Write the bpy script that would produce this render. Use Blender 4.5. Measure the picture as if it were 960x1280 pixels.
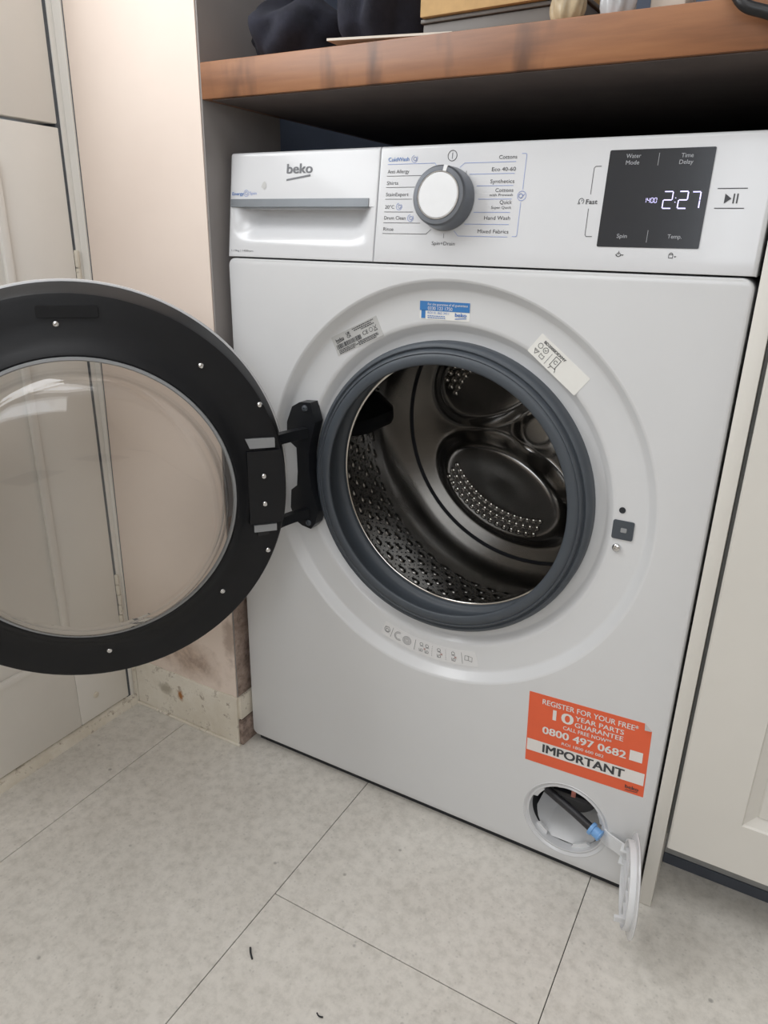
import bpy, bmesh, math, random
from mathutils import Vector, Matrix
from mathutils.geometry import tessellate_polygon

random.seed(7)
PI = math.pi
scene = bpy.context.scene
COL = scene.collection
for o in list(bpy.data.objects):
    bpy.data.objects.remove(o)

# ------------------------------------------------------------------ camera
cam_data = bpy.data.cameras.new('camera')
cam = bpy.data.objects.new('camera', cam_data)
COL.objects.link(cam)
cam_data.sensor_fit = 'AUTO'
cam_data.sensor_width = 36.0
cam_data.lens = 898.69 / 1280 * 36.0
cam_data.clip_start = 0.02
CR = ((0.8708, 0.4913, 0.0207), (0.1913, -0.2997, -0.9347), (-0.4530, 0.8178, -0.3549))
m = Matrix.Identity(4)
for i in range(3):
    m[i][0] = CR[0][i]
    m[i][1] = -CR[1][i]
    m[i][2] = -CR[2][i]
    m[i][3] = (0.6402, -0.7358, 0.7595)[i]
cam.matrix_world = m
scene.camera = cam

# ------------------------------------------------------------------ light and exposure
world = bpy.data.worlds.new('overcast_sky')
scene.world = world
world.use_nodes = True
bg = world.node_tree.nodes['Background']
bg.inputs['Color'].default_value = (0.80, 0.88, 1.0, 1)
bg.inputs['Strength'].default_value = 1.2

def area_light(name, loc, rot, sx, sy, power, color):
    d = bpy.data.lights.new(name, 'AREA')
    d.shape = 'RECTANGLE'
    d.size, d.size_y = sx, sy
    d.energy = power
    d.color = color
    o = bpy.data.objects.new(name, d)
    o.location = loc
    o.rotation_euler = rot
    COL.objects.link(o)
    return o
# daylight through the glazed upper leaf of the back door (left); the rear and overhead lamps are added fill
area_light('daylight_door', (-0.251, -0.48, 1.45), (0, -PI/2, 0), 0.88, 0.56, 13.0, (0.97, 0.985, 1.0))
area_light('fill_rear', (1.05, -2.14, 1.55), (PI/2, 0, 0), 1.5, 1.0, 14.5, (0.97, 0.985, 1.0))  # soft fill added from behind the camera, its window is unseen
area_light('fill_overhead', (0.45, -0.95, 2.385), (0, 0, 0), 1.0, 0.8, 11.5, (0.985, 0.99, 1.0))  # overhead light added to brighten floor and upward faces, its rooflight is unseen

scene.view_settings.view_transform = 'Standard'
scene.view_settings.look = 'None'
scene.view_settings.exposure = -0.32
scene.view_settings.gamma = 1.0
scene.view_settings.use_curve_mapping = False

# ------------------------------------------------------------------ materials
def lin(c):
    return tuple(((v/255)/12.92 if v/255 <= 0.04045 else ((v/255+0.055)/1.055)**2.4) for v in c) + (1.0,)

class N:
    """small node helper"""
    def __init__(self, name):
        self.m = bpy.data.materials.new(name)
        self.m.use_nodes = True
        self.t = self.m.node_tree
        self.b = self.t.nodes['Principled BSDF']
    def n(self, kind, **kw):
        x = self.t.nodes.new(kind)
        for k, v in kw.items():
            if k in x.inputs.keys():
                x.inputs[k].default_value = v
            else:
                setattr(x, k, v)
        return x
    def l(self, a, b):
        self.t.links.new(a, b)
    def pos(self):
        return self.n('ShaderNodeNewGeometry').outputs['Position']
    def noise(self, vec, scale, detail=4, rough=0.55):
        x = self.n('ShaderNodeTexNoise', Scale=scale, Detail=detail, Roughness=rough)
        self.l(vec, x.inputs['Vector'])
        return x.outputs['Fac']
    def ramp(self, fac, stops):
        x = self.n('ShaderNodeValToRGB')
        e = x.color_ramp.elements
        while len(e) < len(stops):
            e.new(0.5)
        for i, (p, c) in enumerate(stops):
            e[i].position = p
            e[i].color = c if len(c) == 4 else tuple(c) + (1,)
        self.l(fac, x.inputs['Fac'])
        return x.outputs['Color']
    def mix(self, fac, a, b, mode='MIX'):
        x = self.n('ShaderNodeMix', data_type='RGBA', blend_type=mode)
        for s, v in ((x.inputs['Factor'], fac), (x.inputs['A'], a), (x.inputs['B'], b)):
            pass
        ins = [x.inputs[0], x.inputs[6], x.inputs[7]]
        for s, v in zip(ins, (fac, a, b)):
            if isinstance(v, (int, float)):
                s.default_value = v
            elif isinstance(v, tuple):
                s.default_value = v
            else:
                self.l(v, s)
        return x.outputs[2]
    def bump(self, h, strength, dist=0.001):
        x = self.n('ShaderNodeBump', Strength=strength, Distance=dist)
        self.l(h, x.inputs['Height'])
        self.l(x.outputs['Normal'], self.b.inputs['Normal'])
    def spot(self, p, r, squash=(1, 1, 1)):
        """soft ball mask around a world point, with ragged edge"""
        pos = self.pos()
        v = self.n('ShaderNodeVectorMath', operation='SUBTRACT')
        self.l(pos, v.inputs[0]); v.inputs[1].default_value = p
        s = self.n('ShaderNodeVectorMath', operation='MULTIPLY')
        self.l(v.outputs[0], s.inputs[0]); s.inputs[1].default_value = squash
        ln = self.n('ShaderNodeVectorMath', operation='LENGTH')
        self.l(s.outputs[0], ln.inputs[0])
        nz = self.noise(pos, 1.2/r, 5, 0.7)
        a = self.n('ShaderNodeMath', operation='MULTIPLY_ADD')
        self.l(nz, a.inputs[0]); a.inputs[1].default_value = r*1.4; self.l(ln.outputs['Value'], a.inputs[2])
        mr = self.n('ShaderNodeMapRange')
        self.l(a.outputs[0], mr.inputs['Value'])
        mr.inputs['From Min'].default_value = r*1.65
        mr.inputs['From Max'].default_value = r*1.05
        return mr.outputs['Result']

def simple(name, col, rough=0.4, metal=0.0, var=0.06, scale=30, bump=0.0, bscale=200, coat=0.0, emit=0):
    k = N(name)
    c = lin(col)
    pos = k.pos()
    f = k.noise(pos, scale)
    lo = tuple(v*(1-var) for v in c[:3]) + (1,)
    hi = tuple(min(1, v*(1+var)) for v in c[:3]) + (1,)
    k.l(k.ramp(f, [(0.3, lo), (0.7, hi)]), k.b.inputs['Base Color'])
    k.b.inputs['Roughness'].default_value = rough
    k.b.inputs['Metallic'].default_value = metal
    if coat:
        k.b.inputs['Coat Weight'].default_value = coat
        k.b.inputs['Coat Roughness'].default_value = 0.08
    if bump:
        k.bump(k.noise(pos, bscale), bump)
    if emit:
        k.b.inputs['Emission Color'].default_value = c
        k.b.inputs['Emission Strength'].default_value = emit
    return k.m

M = {}
M['enamel'] = simple('white_enamel', (216, 217, 218), 0.28, var=0.01, scale=12, bump=0.02, bscale=350, coat=0.25)
M['white_plastic'] = simple('white_plastic', (212, 213, 215), 0.25, var=0.01, scale=15, coat=0.3)
M['matt_plastic'] = simple('matt_white_plastic', (224, 225, 226), 0.45, var=0.02, scale=60)
M['grey_trim'] = simple('grey_satin_plastic', (128, 133, 138), 0.35, metal=0.3, var=0.03, scale=60)
M['dial_grey'] = simple('dial_grey', (112, 116, 122), 0.32, metal=0.55, var=0.03, scale=60)
M['chrome'] = simple('chrome', (215, 215, 215), 0.12, metal=1.0, var=0.02)
M['black_plastic'] = simple('black_plastic', (24, 25, 28), 0.5, var=0.08, scale=40, bump=0.05, bscale=600)
M['black_plastic'].node_tree.nodes['Principled BSDF'].inputs['Specular IOR Level'].default_value = 0.3
M['hinge_black'] = simple('hinge_black', (25, 27, 31), 0.38, var=0.1, scale=50)
M['rubber'] = simple('grey_rubber', (70, 76, 83), 0.5, var=0.05, scale=25, bump=0.04, bscale=300)
M['screen'] = simple('dark_screen', (46, 48, 52), 0.18, var=0.03, scale=20)
M['segments'] = simple('lit_segments', (214, 208, 255), 0.4, var=0.0, emit=1.1)
M['ink_grey'] = simple('print_grey', (112, 114, 118), 0.5, var=0.02)
M['ink_dark'] = simple('print_dark', (60, 61, 64), 0.5, var=0.02)
M['ink_blue'] = simple('print_blue', (70, 120, 190), 0.5, var=0.02)
M['ink_lilac'] = simple('print_light_blue', (132, 152, 205), 0.5, var=0.02)
M['ink_white'] = simple('print_white', (232, 228, 224), 0.5, var=0.02)
M['ink_screen'] = simple('print_on_screen', (168, 170, 174), 0.5, var=0.02)
M['paper'] = simple('white_label_paper', (232, 231, 226), 0.5, var=0.02)
M['grey_label'] = simple('silver_label', (190, 190, 188), 0.4, var=0.03)
M['orange'] = simple('orange_sticker', (232, 100, 62), 0.45, var=0.03, scale=40)
M['clear_label'] = simple('clear_label', (226, 226, 226), 0.2, var=0.01)
M['sticker_blue'] = simple('blue_sticker', (62, 124, 186), 0.4, var=0.03)
M['blue_cap'] = simple('blue_plug', (120, 168, 220), 0.35, var=0.04)
M['hose'] = simple('hose_black', (38, 38, 42), 0.45, var=0.1)
M['inside_grey'] = simple('inner_grey_plastic', (150, 152, 154), 0.5, var=0.05)
M['red_tag'] = simple('red_tag', (178, 110, 98), 0.5, var=0.2, scale=200)
M['dark_gap'] = simple('dark_gap', (42, 44, 48), 0.8, var=0.1)
M['gap_blue'] = simple('gap_grey_blue', (88, 92, 98), 0.8, var=0.15, scale=120)
M['door_paint'] = simple('door_paint', (238, 235, 229), 0.42, var=0.02, scale=10, bump=0.06, bscale=90)
M['cabinet_paint'] = simple('cabinet_paint', (219, 216, 209), 0.38, var=0.015, scale=10)
M['plinth'] = simple('plinth_grey', (150, 150, 148), 0.5, var=0.04)
M['plinth_dark'] = simple('plinth_seal', (72, 77, 86), 0.6, var=0.05)
M['navy'] = simple('navy_cloth', (34, 35, 46), 0.95, var=0.25, scale=60, bump=0.5, bscale=900)
M['card'] = simple('tan_card', (188, 154, 106), 0.8, var=0.08, scale=80)  # tan taken darker to carry the shade above the worktop
M['tray'] = simple('dull_grey_tin', (100, 95, 90), 0.5, var=0.06, scale=30)  # grey taken darker, shade over the worktop put into the colour
M['pale_card'] = simple('pale_card', (205, 196, 184), 0.7, var=0.04)
M['bag'] = simple('cream_bag', (176, 158, 128), 0.35, var=0.15, scale=90)
M['clear_plastic'] = simple('clear_plastic_tub', (186, 188, 190), 0.12, var=0.05)
M['cable'] = simple('cable_black', (24, 24, 26), 0.4, var=0.1)
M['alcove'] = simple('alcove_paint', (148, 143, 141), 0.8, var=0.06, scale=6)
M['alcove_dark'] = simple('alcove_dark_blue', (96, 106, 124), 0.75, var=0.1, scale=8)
M['underside_dark'] = simple('worktop_underside', (92, 82, 78), 0.8, var=0.1, scale=20)
M['ceiling'] = simple('ceiling_paint', (236, 234, 230), 0.8, var=0.02)
M['room_wall'] = simple('room_wall_paint', (226, 219, 210), 0.8, var=0.03)

def mk_steel(name, col, r0, r1):
    k = N(name)
    pos = k.pos()
    c = lin(col)
    k.b.inputs['Base Color'].default_value = c
    k.b.inputs['Metallic'].default_value = 1.0
    rr = k.ramp(k.noise(pos, 25), [(0.3, (r0,)*3), (0.7, (r1,)*3)])
    k.l(rr, k.b.inputs['Roughness'])
    return k.m
M['steel'] = mk_steel('drum_steel', (158, 156, 153), 0.2, 0.25)
M['steel_polished'] = mk_steel('polished_steel', (196, 192, 186), 0.12, 0.16)

def mk_glass(name, tint, edge=0.8):
    k = N(name)
    k.t.nodes.remove(k.b)
    tr = k.n('ShaderNodeBsdfTransparent')
    lw = k.n('ShaderNodeLayerWeight'); lw.inputs['Blend'].default_value = 0.5
    # longer path through the wall of the glass towards grazing angles
    k.l(k.ramp(lw.outputs['Facing'], [(0.0, tint), (0.55, tint), (0.92, tuple(v*edge for v in tint[:3]) + (1,))]), tr.inputs['Color'])
    gl = k.n('ShaderNodeBsdfGlossy'); gl.inputs['Roughness'].default_value = 0.02
    gl.inputs['Color'].default_value = (1, 1, 1, 1)
    fr = k.n('ShaderNodeFresnel'); fr.inputs['IOR'].default_value = 1.5
    mx = k.n('ShaderNodeMixShader')
    k.l(fr.outputs[0], mx.inputs[0]); k.l(tr.outputs[0], mx.inputs[1]); k.l(gl.outputs[0], mx.inputs[2])
    k.l(mx.outputs[0], k.t.nodes['Material Output'].inputs['Surface'])
    return k.m
M['glass'] = mk_glass('bowl_glass', (0.97, 0.965, 0.955, 1))
M['pane'] = mk_glass('window_glass', (0.98, 0.99, 1, 1))

def mk_floor():
    k = N('vinyl_tile')
    pos = k.pos()
    a = k.ramp(k.noise(pos, 9, 6, 0.6), [(0.3, lin((202, 197, 188))), (0.7, lin((226, 222, 214)))])
    b = k.ramp(k.noise(pos, 70, 6, 0.7), [(0.3, lin((180, 176, 168))), (0.55, lin((224, 220, 213))), (0.75, lin((237, 233, 226)))])
    c = k.mix(0.5, a, b)
    v = k.n('ShaderNodeTexVoronoi', Scale=26.0, Randomness=1.0)
    k.l(pos, v.inputs['Vector'])
    d = k.ramp(v.outputs['Distance'], [(0.0, (0.35,)*3), (0.05, (0.5,)*3), (0.085, (1, 1, 1))])
    sel = k.ramp(k.noise(pos, 18, 2), [(0.5, (0, 0, 0)), (0.56, (1, 1, 1))])
    c = k.mix(k.mix(1.0, sel, (0.75, 0.75, 0.75, 1), 'MULTIPLY'), c, k.mix(1.0, c, d, 'MULTIPLY'))
    v2 = k.n('ShaderNodeTexVoronoi', Scale=120.0)
    k.l(pos, v2.inputs['Vector'])
    d2 = k.ramp(v2.outputs['Distance'], [(0.0, (0.72,)*3), (0.22, (1, 1, 1))])
    c = k.mix(0.7, c, k.mix(1.0, c, d2, 'MULTIPLY'))
    k.l(c, k.b.inputs['Base Color'])
    k.b.inputs['Roughness'].default_value = 0.5
    k.bump(k.noise(pos, 160), 0.08, 0.0006)
    return k.m
M['floor'] = mk_floor()

def mk_pink():
    k = N('pink_beige_plaster')
    pos = k.pos()
    c = k.ramp(k.noise(pos, 5, 4), [(0.3, lin((232, 216, 204))), (0.7, lin((239, 224, 212)))])
    dirt = k.spot((-0.105, -0.0186, 0.125), 0.05, (0.55, 1, 1.1))
    c = k.mix(k.mix(1.0, dirt, (0.75, 0.75, 0.75, 1), 'MULTIPLY'), c, k.ramp(k.noise(pos, 45, 6, 0.75), [(0.35, lin((146, 120, 104))), (0.65, lin((208, 186, 168)))]))
    d2 = k.spot((-0.02, -0.0186, 0.19), 0.02, (1.2, 1, 0.35))
    c = k.mix(k.mix(1.0, d2, (0.6, 0.6, 0.6, 1), 'MULTIPLY'), c, lin((150, 126, 112)))
    k.l(c, k.b.inputs['Base Color'])
    k.b.inputs['Roughness'].default_value = 0.75
    k.bump(k.noise(pos, 35, 5), 0.12, 0.002)
    return k.m
M['pink'] = mk_pink()

def mk_skirt():
    k = N('old_cream_gloss')
    pos = k.pos()
    c = k.ramp(k.noise(pos, 14, 6, 0.7), [(0.3, lin((212, 203, 186))), (0.6, lin((232, 226, 213)))])
    d = k.ramp(k.noise(pos, 55, 6, 0.75), [(0.56, (0, 0, 0)), (0.66, (0.75,)*3)])
    c = k.mix(d, c, lin((136, 118, 98)))
    r = k.spot((-0.130, -0.022, 0.050), 0.009, (1.1, 1, 0.7))
    c = k.mix(r, c, lin((160, 104, 48)))
    r2 = k.spot((-0.165, -0.022, 0.052), 0.014, (0.7, 1, 1))
    c = k.mix(k.mix(1.0, r2, (0.6, 0.6, 0.6, 1), 'MULTIPLY'), c, lin((128, 116, 92)))
    k.l(c, k.b.inputs['Base Color'])
    k.b.inputs['Roughness'].default_value = 0.45
    k.bump(k.noise(pos, 80, 5), 0.25, 0.001)
    return k.m
M['skirt'] = mk_skirt()

def mk_rough_return():
    k = N('bare_grimy_plaster')
    pos = k.pos()
    c = k.ramp(k.noise(pos, 30, 6, 0.75), [(0.35, lin((104, 88, 80))), (0.5, lin((158, 140, 130))), (0.68, lin((190, 172, 160)))])
    k.l(c, k.b.inputs['Base Color'])
    k.b.inputs['Roughness'].default_value = 0.85
    k.bump(k.noise(pos, 90, 6), 0.4, 0.002)
    return k.m
M['grimy'] = mk_rough_return()

def mk_wood():
    k = N('oiled_wood')
    pos = k.pos()
    mp = k.n('ShaderNodeMapping'); k.l(pos, mp.inputs['Vector'])
    mp.inputs['Scale'].default_value = (2.2, 14, 26)
    mp.inputs['Rotation'].default_value = (0, 0.035, 0)
    n1 = k.noise(mp.outputs[0], 2.2, 8, 0.65)
    w = k.n('ShaderNodeTexWave', Scale=1.1, Distortion=5.5, Detail=4.0); w.inputs['Detail Scale'].default_value = 1.6
    mp2 = k.n('ShaderNodeMapping'); k.l(pos, mp2.inputs['Vector'])
    mp2.inputs['Scale'].default_value = (1.0, 9, 16)
    k.l(mp2.outputs[0], w.inputs['Vector'])
    c1 = k.ramp(n1, [(0.25, lin((98, 60, 36))), (0.5, lin((140, 92, 58))), (0.75, lin((164, 114, 76)))])
    c2 = k.ramp(w.outputs['Fac'], [(0.1, lin((112, 70, 42))), (0.8, lin((152, 104, 68)))])
    c = k.mix(0.4, c1, c2)
    mp3 = k.n('ShaderNodeMapping'); k.l(pos, mp3.inputs['Vector'])
    mp3.inputs['Scale'].default_value = (1.0, 1.0, 0.25)
    n3 = k.noise(mp3.outputs[0], 26, 3)
    c = k.mix(k.ramp(n3, [(0.56, (0, 0, 0)), (0.72, (0.75,)*3)]), c, lin((72, 44, 28)))
    k.l(c, k.b.inputs['Base Color'])
    k.b.inputs['Roughness'].default_value = 0.42
    k.bump(n1, 0.1, 0.001)
    return k.m
M['wood'] = mk_wood()

# ------------------------------------------------------------------ mesh helpers
WORLD = {}
def V3(*a):
    return Vector(a if len(a) > 1 else a[0])

def finish(o, parent, loc):
    WORLD[o.name] = Vector(loc)
    if parent is not None:
        o.parent = parent
        o.location = Vector(loc) - WORLD[parent.name]
    else:
        o.location = Vector(loc)
    COL.objects.link(o)
    return o

def mesh(name, verts, faces, mat, parent=None, smooth=None, origin=None, recalc=True, label=None, kind=None):
    vs = [Vector(v) for v in verts]
    lo = Vector((min(v[i] for v in vs) for i in range(3)))
    hi = Vector((max(v[i] for v in vs) for i in range(3)))
    c = Vector(origin) if origin is not None else (lo + hi)/2
    me = bpy.data.meshes.new(name)
    me.from_pydata([v - c for v in vs], [], faces)
    if recalc:
        bm = bmesh.new(); bm.from_mesh(me)
        bmesh.ops.remove_doubles(bm, verts=bm.verts, dist=1e-6)
        bmesh.ops.recalc_face_normals(bm, faces=bm.faces)
        bm.to_mesh(me); bm.free()
    if smooth is not None:
        me.polygons.foreach_set('use_smooth', [True]*len(me.polygons))
        me.set_sharp_from_angle(angle=math.radians(smooth))
    if isinstance(mat, str):
        mat = M[mat]
    me.materials.append(mat)
    o = bpy.data.objects.new(name, me)
    if label:
        o['label'] = label
    if kind:
        o['kind'] = kind
    return finish(o, parent, c)

def empty(name, loc, label, cat, group=None):
    o = bpy.data.objects.new(name, None)
    o.empty_display_size = 0.05
    o['label'] = label; o['category'] = cat
    if group: o['group'] = group
    return finish(o, None, loc)

def tag(o, label, cat, group=None):
    o['label'] = label; o['category'] = cat
    if group: o['group'] = group
    return o

def struct(o):
    o['kind'] = 'structure'
    return o

def box_data(lo, hi):
    x0, y0, z0 = lo; x1, y1, z1 = hi
    v = [(x0,y0,z0),(x1,y0,z0),(x1,y1,z0),(x0,y1,z0),(x0,y0,z1),(x1,y0,z1),(x1,y1,z1),(x0,y1,z1)]
    f = [(0,3,2,1),(4,5,6,7),(0,1,5,4),(1,2,6,5),(2,3,7,6),(3,0,4,7)]
    return v, f

def box(name, lo, hi, mat, parent=None, bevel=0.0, seg=2, **kw):
    v, f = box_data(lo, hi)
    if bevel:
        bm = bmesh.new()
        bv = [bm.verts.new(p) for p in v]
        for q in f: bm.faces.new([bv[i] for i in q])
        bmesh.ops.bevel(bm, geom=list(bm.edges), offset=bevel, segments=seg, profile=0.5, affect='EDGES')
        bm.verts.index_update()
        v = [tuple(p.co) for p in bm.verts]
        f = [[p.index for p in q.verts] for q in bm.faces]
        bm.free()
        kw.setdefault('smooth', 35)
    return mesh(name, v, f, mat, parent, **kw)

class Frame:
    def __init__(self, o, u, v, n):
        self.o, self.u, self.v, self.n = Vector(o), Vector(u).normalized(), Vector(v).normalized(), Vector(n).normalized()
    def p(self, a, b, c=0.0):
        return self.o + self.u*a + self.v*b + self.n*c

XZ = Frame((0,0,0), (1,0,0), (0,0,1), (0,-1,0))          # machine front plane, c towards the viewer

def lathe_data(fr, prof, seg=96, a0=0.0, a1=2*PI, closed_prof=False):
    """prof: (r, c) pairs around fr.n through fr.o"""
    full = abs(a1 - a0 - 2*PI) < 1e-6
    cols = seg if full else seg + 1
    V, F = [], []
    for i in range(cols):
        a = a0 + (a1 - a0)*i/seg
        for r, c in prof:
            V.append(fr.p(r*math.cos(a), r*math.sin(a), c))
    n = len(prof)
    for i in range(seg):
        j = (i + 1) % cols
        for k in range(n if closed_prof else n - 1):
            k2 = (k + 1) % n
            F.append((i*n + k, j*n + k, j*n + k2, i*n + k2))
    return V, F

def lathe(name, fr, prof, mat, parent=None, seg=96, smooth=40, closed=False, **kw):
    V, F = lathe_data(fr, prof, seg, closed_prof=closed)
    return mesh(name, V, F, mat, parent, smooth=smooth, **kw)

def prism_data(fr, poly, c0, c1):
    n = len(poly)
    V = [fr.p(a, b, c0) for a, b in poly] + [fr.p(a, b, c1) for a, b in poly]
    tri = tessellate_polygon([[Vector((a, b, 0)) for a, b in poly]])
    F = [tuple(t) for t in tri] + [tuple(i + n for i in t) for t in tri]
    F += [(i, (i+1) % n, n + (i+1) % n, n + i) for i in range(n)]
    return V, F

def prism(name, fr, poly, c0, c1, mat, parent=None, smooth=None, **kw):
    V, F = prism_data(fr, poly, c0, c1)
    return mesh(name, V, F, mat, parent, smooth=smooth, **kw)

def tube_data(path, r, seg=12, cap=True):
    path = [Vector(p) for p in path]
    V, F = [], []
    up = Vector((0.13, 0.21, 0.97))
    for i, p in enumerate(path):
        t = (path[min(i+1, len(path)-1)] - path[max(i-1, 0)]).normalized()
        a = t.cross(up)
        if a.length < 1e-3: a = t.cross(Vector((1, 0, 0)))
        a.normalize(); b = t.cross(a)
        rr = r[i] if isinstance(r, (list, tuple)) else r
        for k in range(seg):
            g = 2*PI*k/seg
            V.append(p + a*math.cos(g)*rr + b*math.sin(g)*rr)
    for i in range(len(path)-1):
        for k in range(seg):
            F.append((i*seg+k, i*seg+(k+1) % seg, (i+1)*seg+(k+1) % seg, (i+1)*seg+k))
    if cap:
        F.append(tuple(range(seg))); F.append(tuple((len(path)-1)*seg + k for k in range(seg)))
    return V, F

def spline(pts, n=8):
    pts = [Vector(p) for p in pts]
    out = []
    for i in range(len(pts)-1):
        p0, p1, p2, p3 = pts[max(i-1, 0)], pts[i], pts[i+1], pts[min(i+2, len(pts)-1)]
        for k in range(n):
            t = k/n
            out.append(0.5*((2*p1) + (p2-p0)*t + (2*p0-5*p1+4*p2-p3)*t*t + (3*p1-p0-3*p2+p3)*t**3))
    out.append(pts[-1])
    return out

def copy_to(o, loc, parent=None):
    c = o.copy()
    COL.objects.link(c)
    WORLD[c.name] = Vector(loc)
    c.parent = parent
    c.location = Vector(loc) - (WORLD[parent.name] if parent is not None else Vector((0, 0, 0)))
    return c

# ------------------------------------------------------------------ lettering
_fc = {}
def glyphs(s, bold):
    key = (s, bold)
    if key not in _fc:
        cu = bpy.data.curves.new('lettering_source', 'FONT')
        cu.body = s
        cu.size = 1.0
        cu.resolution_u = 3
        cu.offset = bold
        ob = bpy.data.objects.new('lettering_source', cu)
        COL.objects.link(ob)
        dg = bpy.context.evaluated_depsgraph_get()
        me = bpy.data.meshes.new_from_object(ob.evaluated_get(dg))
        vs = [(v.co.x, v.co.y) for v in me.vertices]
        fs = [tuple(p.vertices) for p in me.polygons]
        bpy.data.meshes.remove(me)
        bpy.data.objects.remove(ob)
        bpy.data.curves.remove(cu)
        _fc[key] = (vs, fs)
    return _fc[key]

class Ink:
    """flat print gathered on one plane"""
    def __init__(self, fr, lift=0.0003):
        self.fr, self.lift, self.V, self.F, self.done = fr, lift, [], [], []
    def cut(self):
        """close the current piece of print; the next one becomes a part of its own"""
        if self.V:
            self.done.append((self.V, self.F))
        self.V, self.F = [], []
    def text(self, s, x, y, h, width=None, align='L', bold=0.0, shear=0.0):
        vs, fs = glyphs(s, 0.0)
        if not vs: return
        x0 = min(v[0] for v in vs); x1 = max(v[0] for v in vs)
        sy = h/0.70
        sx = sy if width is None else width/(x1 - x0)
        w = (x1 - x0)*sx
        ox = x - (0 if align == 'L' else w if align == 'R' else w/2)
        for lay, (dx, dy) in enumerate(((0, 0),) if not bold else ((-bold, -bold*0.5), (bold, -bold*0.5), (0, 0), (-bold, bold*0.5), (bold, bold*0.5))):
            b = len(self.V)
            for a, c in vs:
                self.V.append((ox + (a - x0 + dx)*sx, y + (c + dy)*sy, lay*0.00003))
            self.F += [tuple(i + b for i in f) for f in fs]
    def line(self, pts, w=0.0005):
        for (x0, y0), (x1, y1) in zip(pts, pts[1:]):
            d = math.hypot(x1-x0, y1-y0)
            if d < 1e-7: continue
            nx, ny = -(y1-y0)/d*w/2, (x1-x0)/d*w/2
            ex, ey = (x1-x0)/d*w*0.3, (y1-y0)/d*w*0.3
            b = len(self.V)
            self.V += [(x0-ex+nx, y0-ey+ny), (x1+ex+nx, y1+ey+ny), (x1+ex-nx, y1+ey-ny), (x0-ex-nx, y0-ey-ny)]
            self.F.append((b, b+1, b+2, b+3))
    def poly(self, pts):
        b = len(self.V)
        self.V += list(pts)
        tri = tessellate_polygon([[Vector((a, c, 0)) for a, c in pts]])
        self.F += [tuple(i + b for i in t) for t in tri]
    def rect(self, x0, y0, x1, y1):
        self.poly([(x0, y0), (x1, y0), (x1, y1), (x0, y1)])
    def ring(self, cx, cy, r, w=0.0005, a0=0, a1=360, n=28):
        pts = [(cx + r*math.cos(math.radians(a0+(a1-a0)*i/n)), cy + r*math.sin(math.radians(a0+(a1-a0)*i/n))) for i in range(n+1)]
        self.line(pts, w)
    def make(self, name, mat, parent, **kw):
        self.cut()
        # face the viewer side of the frame
        fl = self.fr.u.cross(self.fr.v).dot(self.fr.n) < 0
        for V, F in self.done:
            vs = [self.fr.p(v[0], v[1], self.lift + (v[2] if len(v) > 2 else 0.0)) for v in V]
            fs = [tuple(reversed(f)) if fl else f for f in F]
            mesh(name, vs, fs, mat, parent, recalc=False, **kw)

# ================================================================== THE SETTING
LX = -0.242          # left wall / back door plane
PY = -0.0186         # pink wall plane
FT = 0.0             # floor

# ---- floor: vinyl tiles with hairline joints
fl = box('floor', (-0.30, -2.2, -0.03), (2.6, 0.62, -0.0022), 'dark_gap')
struct(fl)
tile_mesh = None
TW, TL = 0.3328, 0.6656
cols_x = [-0.4555 + TW*i for i in range(9)]
for ci, x0 in enumerate(cols_x):
    off = -0.216 + (0 if ci % 2 == 0 else TL/2) - (0.26 if ci == 0 else 0)
    y = off - 3*TL
    while y < 0.60:
        lo = (max(x0, LX - 0.01), max(y, -2.2)); hi = (min(x0 + TW, 2.6), min(y + TL, 0.62))
        if hi[0] - lo[0] > 0.02 and hi[1] - lo[1] > 0.02:
            full = hi[0]-lo[0] > TW-1e-4 and hi[1]-lo[1] > TL-1e-4
            j = 0.0005
            if full and tile_mesh is not None:
                copy_to(tile_mesh, ((lo[0]+hi[0])/2, (lo[1]+hi[1])/2, -0.001), fl)
            else:
                t = box('floor_tile', (lo[0]+j, lo[1]+j, -0.002), (hi[0]-j, hi[1]-j, 0.0), 'floor', fl,
                        bevel=0.0004, seg=1, origin=((lo[0]+hi[0])/2, (lo[1]+hi[1])/2, -0.001))
                if full: tile_mesh = t
        y += TL

# ---- pink wall, its alcove return, alcove back
struct(box('wall_back', (-0.34, PY, 0.0), (-0.0125, 0.13, 2.4), 'pink'))
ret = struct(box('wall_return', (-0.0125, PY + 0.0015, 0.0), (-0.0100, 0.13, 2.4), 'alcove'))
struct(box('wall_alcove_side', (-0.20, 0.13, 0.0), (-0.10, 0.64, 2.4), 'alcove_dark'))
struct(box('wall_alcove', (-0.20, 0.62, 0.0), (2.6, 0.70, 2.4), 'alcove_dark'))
# rough patch low on the return, beside the machine
V, F = [], []
nz_, ny_ = 14, 6
for i in range(nz_+1):
    for j in range(ny_+1):
        z = 0.088 + 0.30*i/nz_; y = PY + 0.001 + 0.05*j/ny_
        V.append((-0.0094 + random.uniform(-0.0006, 0.0008), y, z))
for i in range(nz_):
    for j in range(ny_):
        a = i*(ny_+1)+j
        F.append((a, a+1, a+ny_+2, a+ny_+1))
mesh('rough_plaster', V, F, 'grimy', ret, smooth=60)

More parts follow.
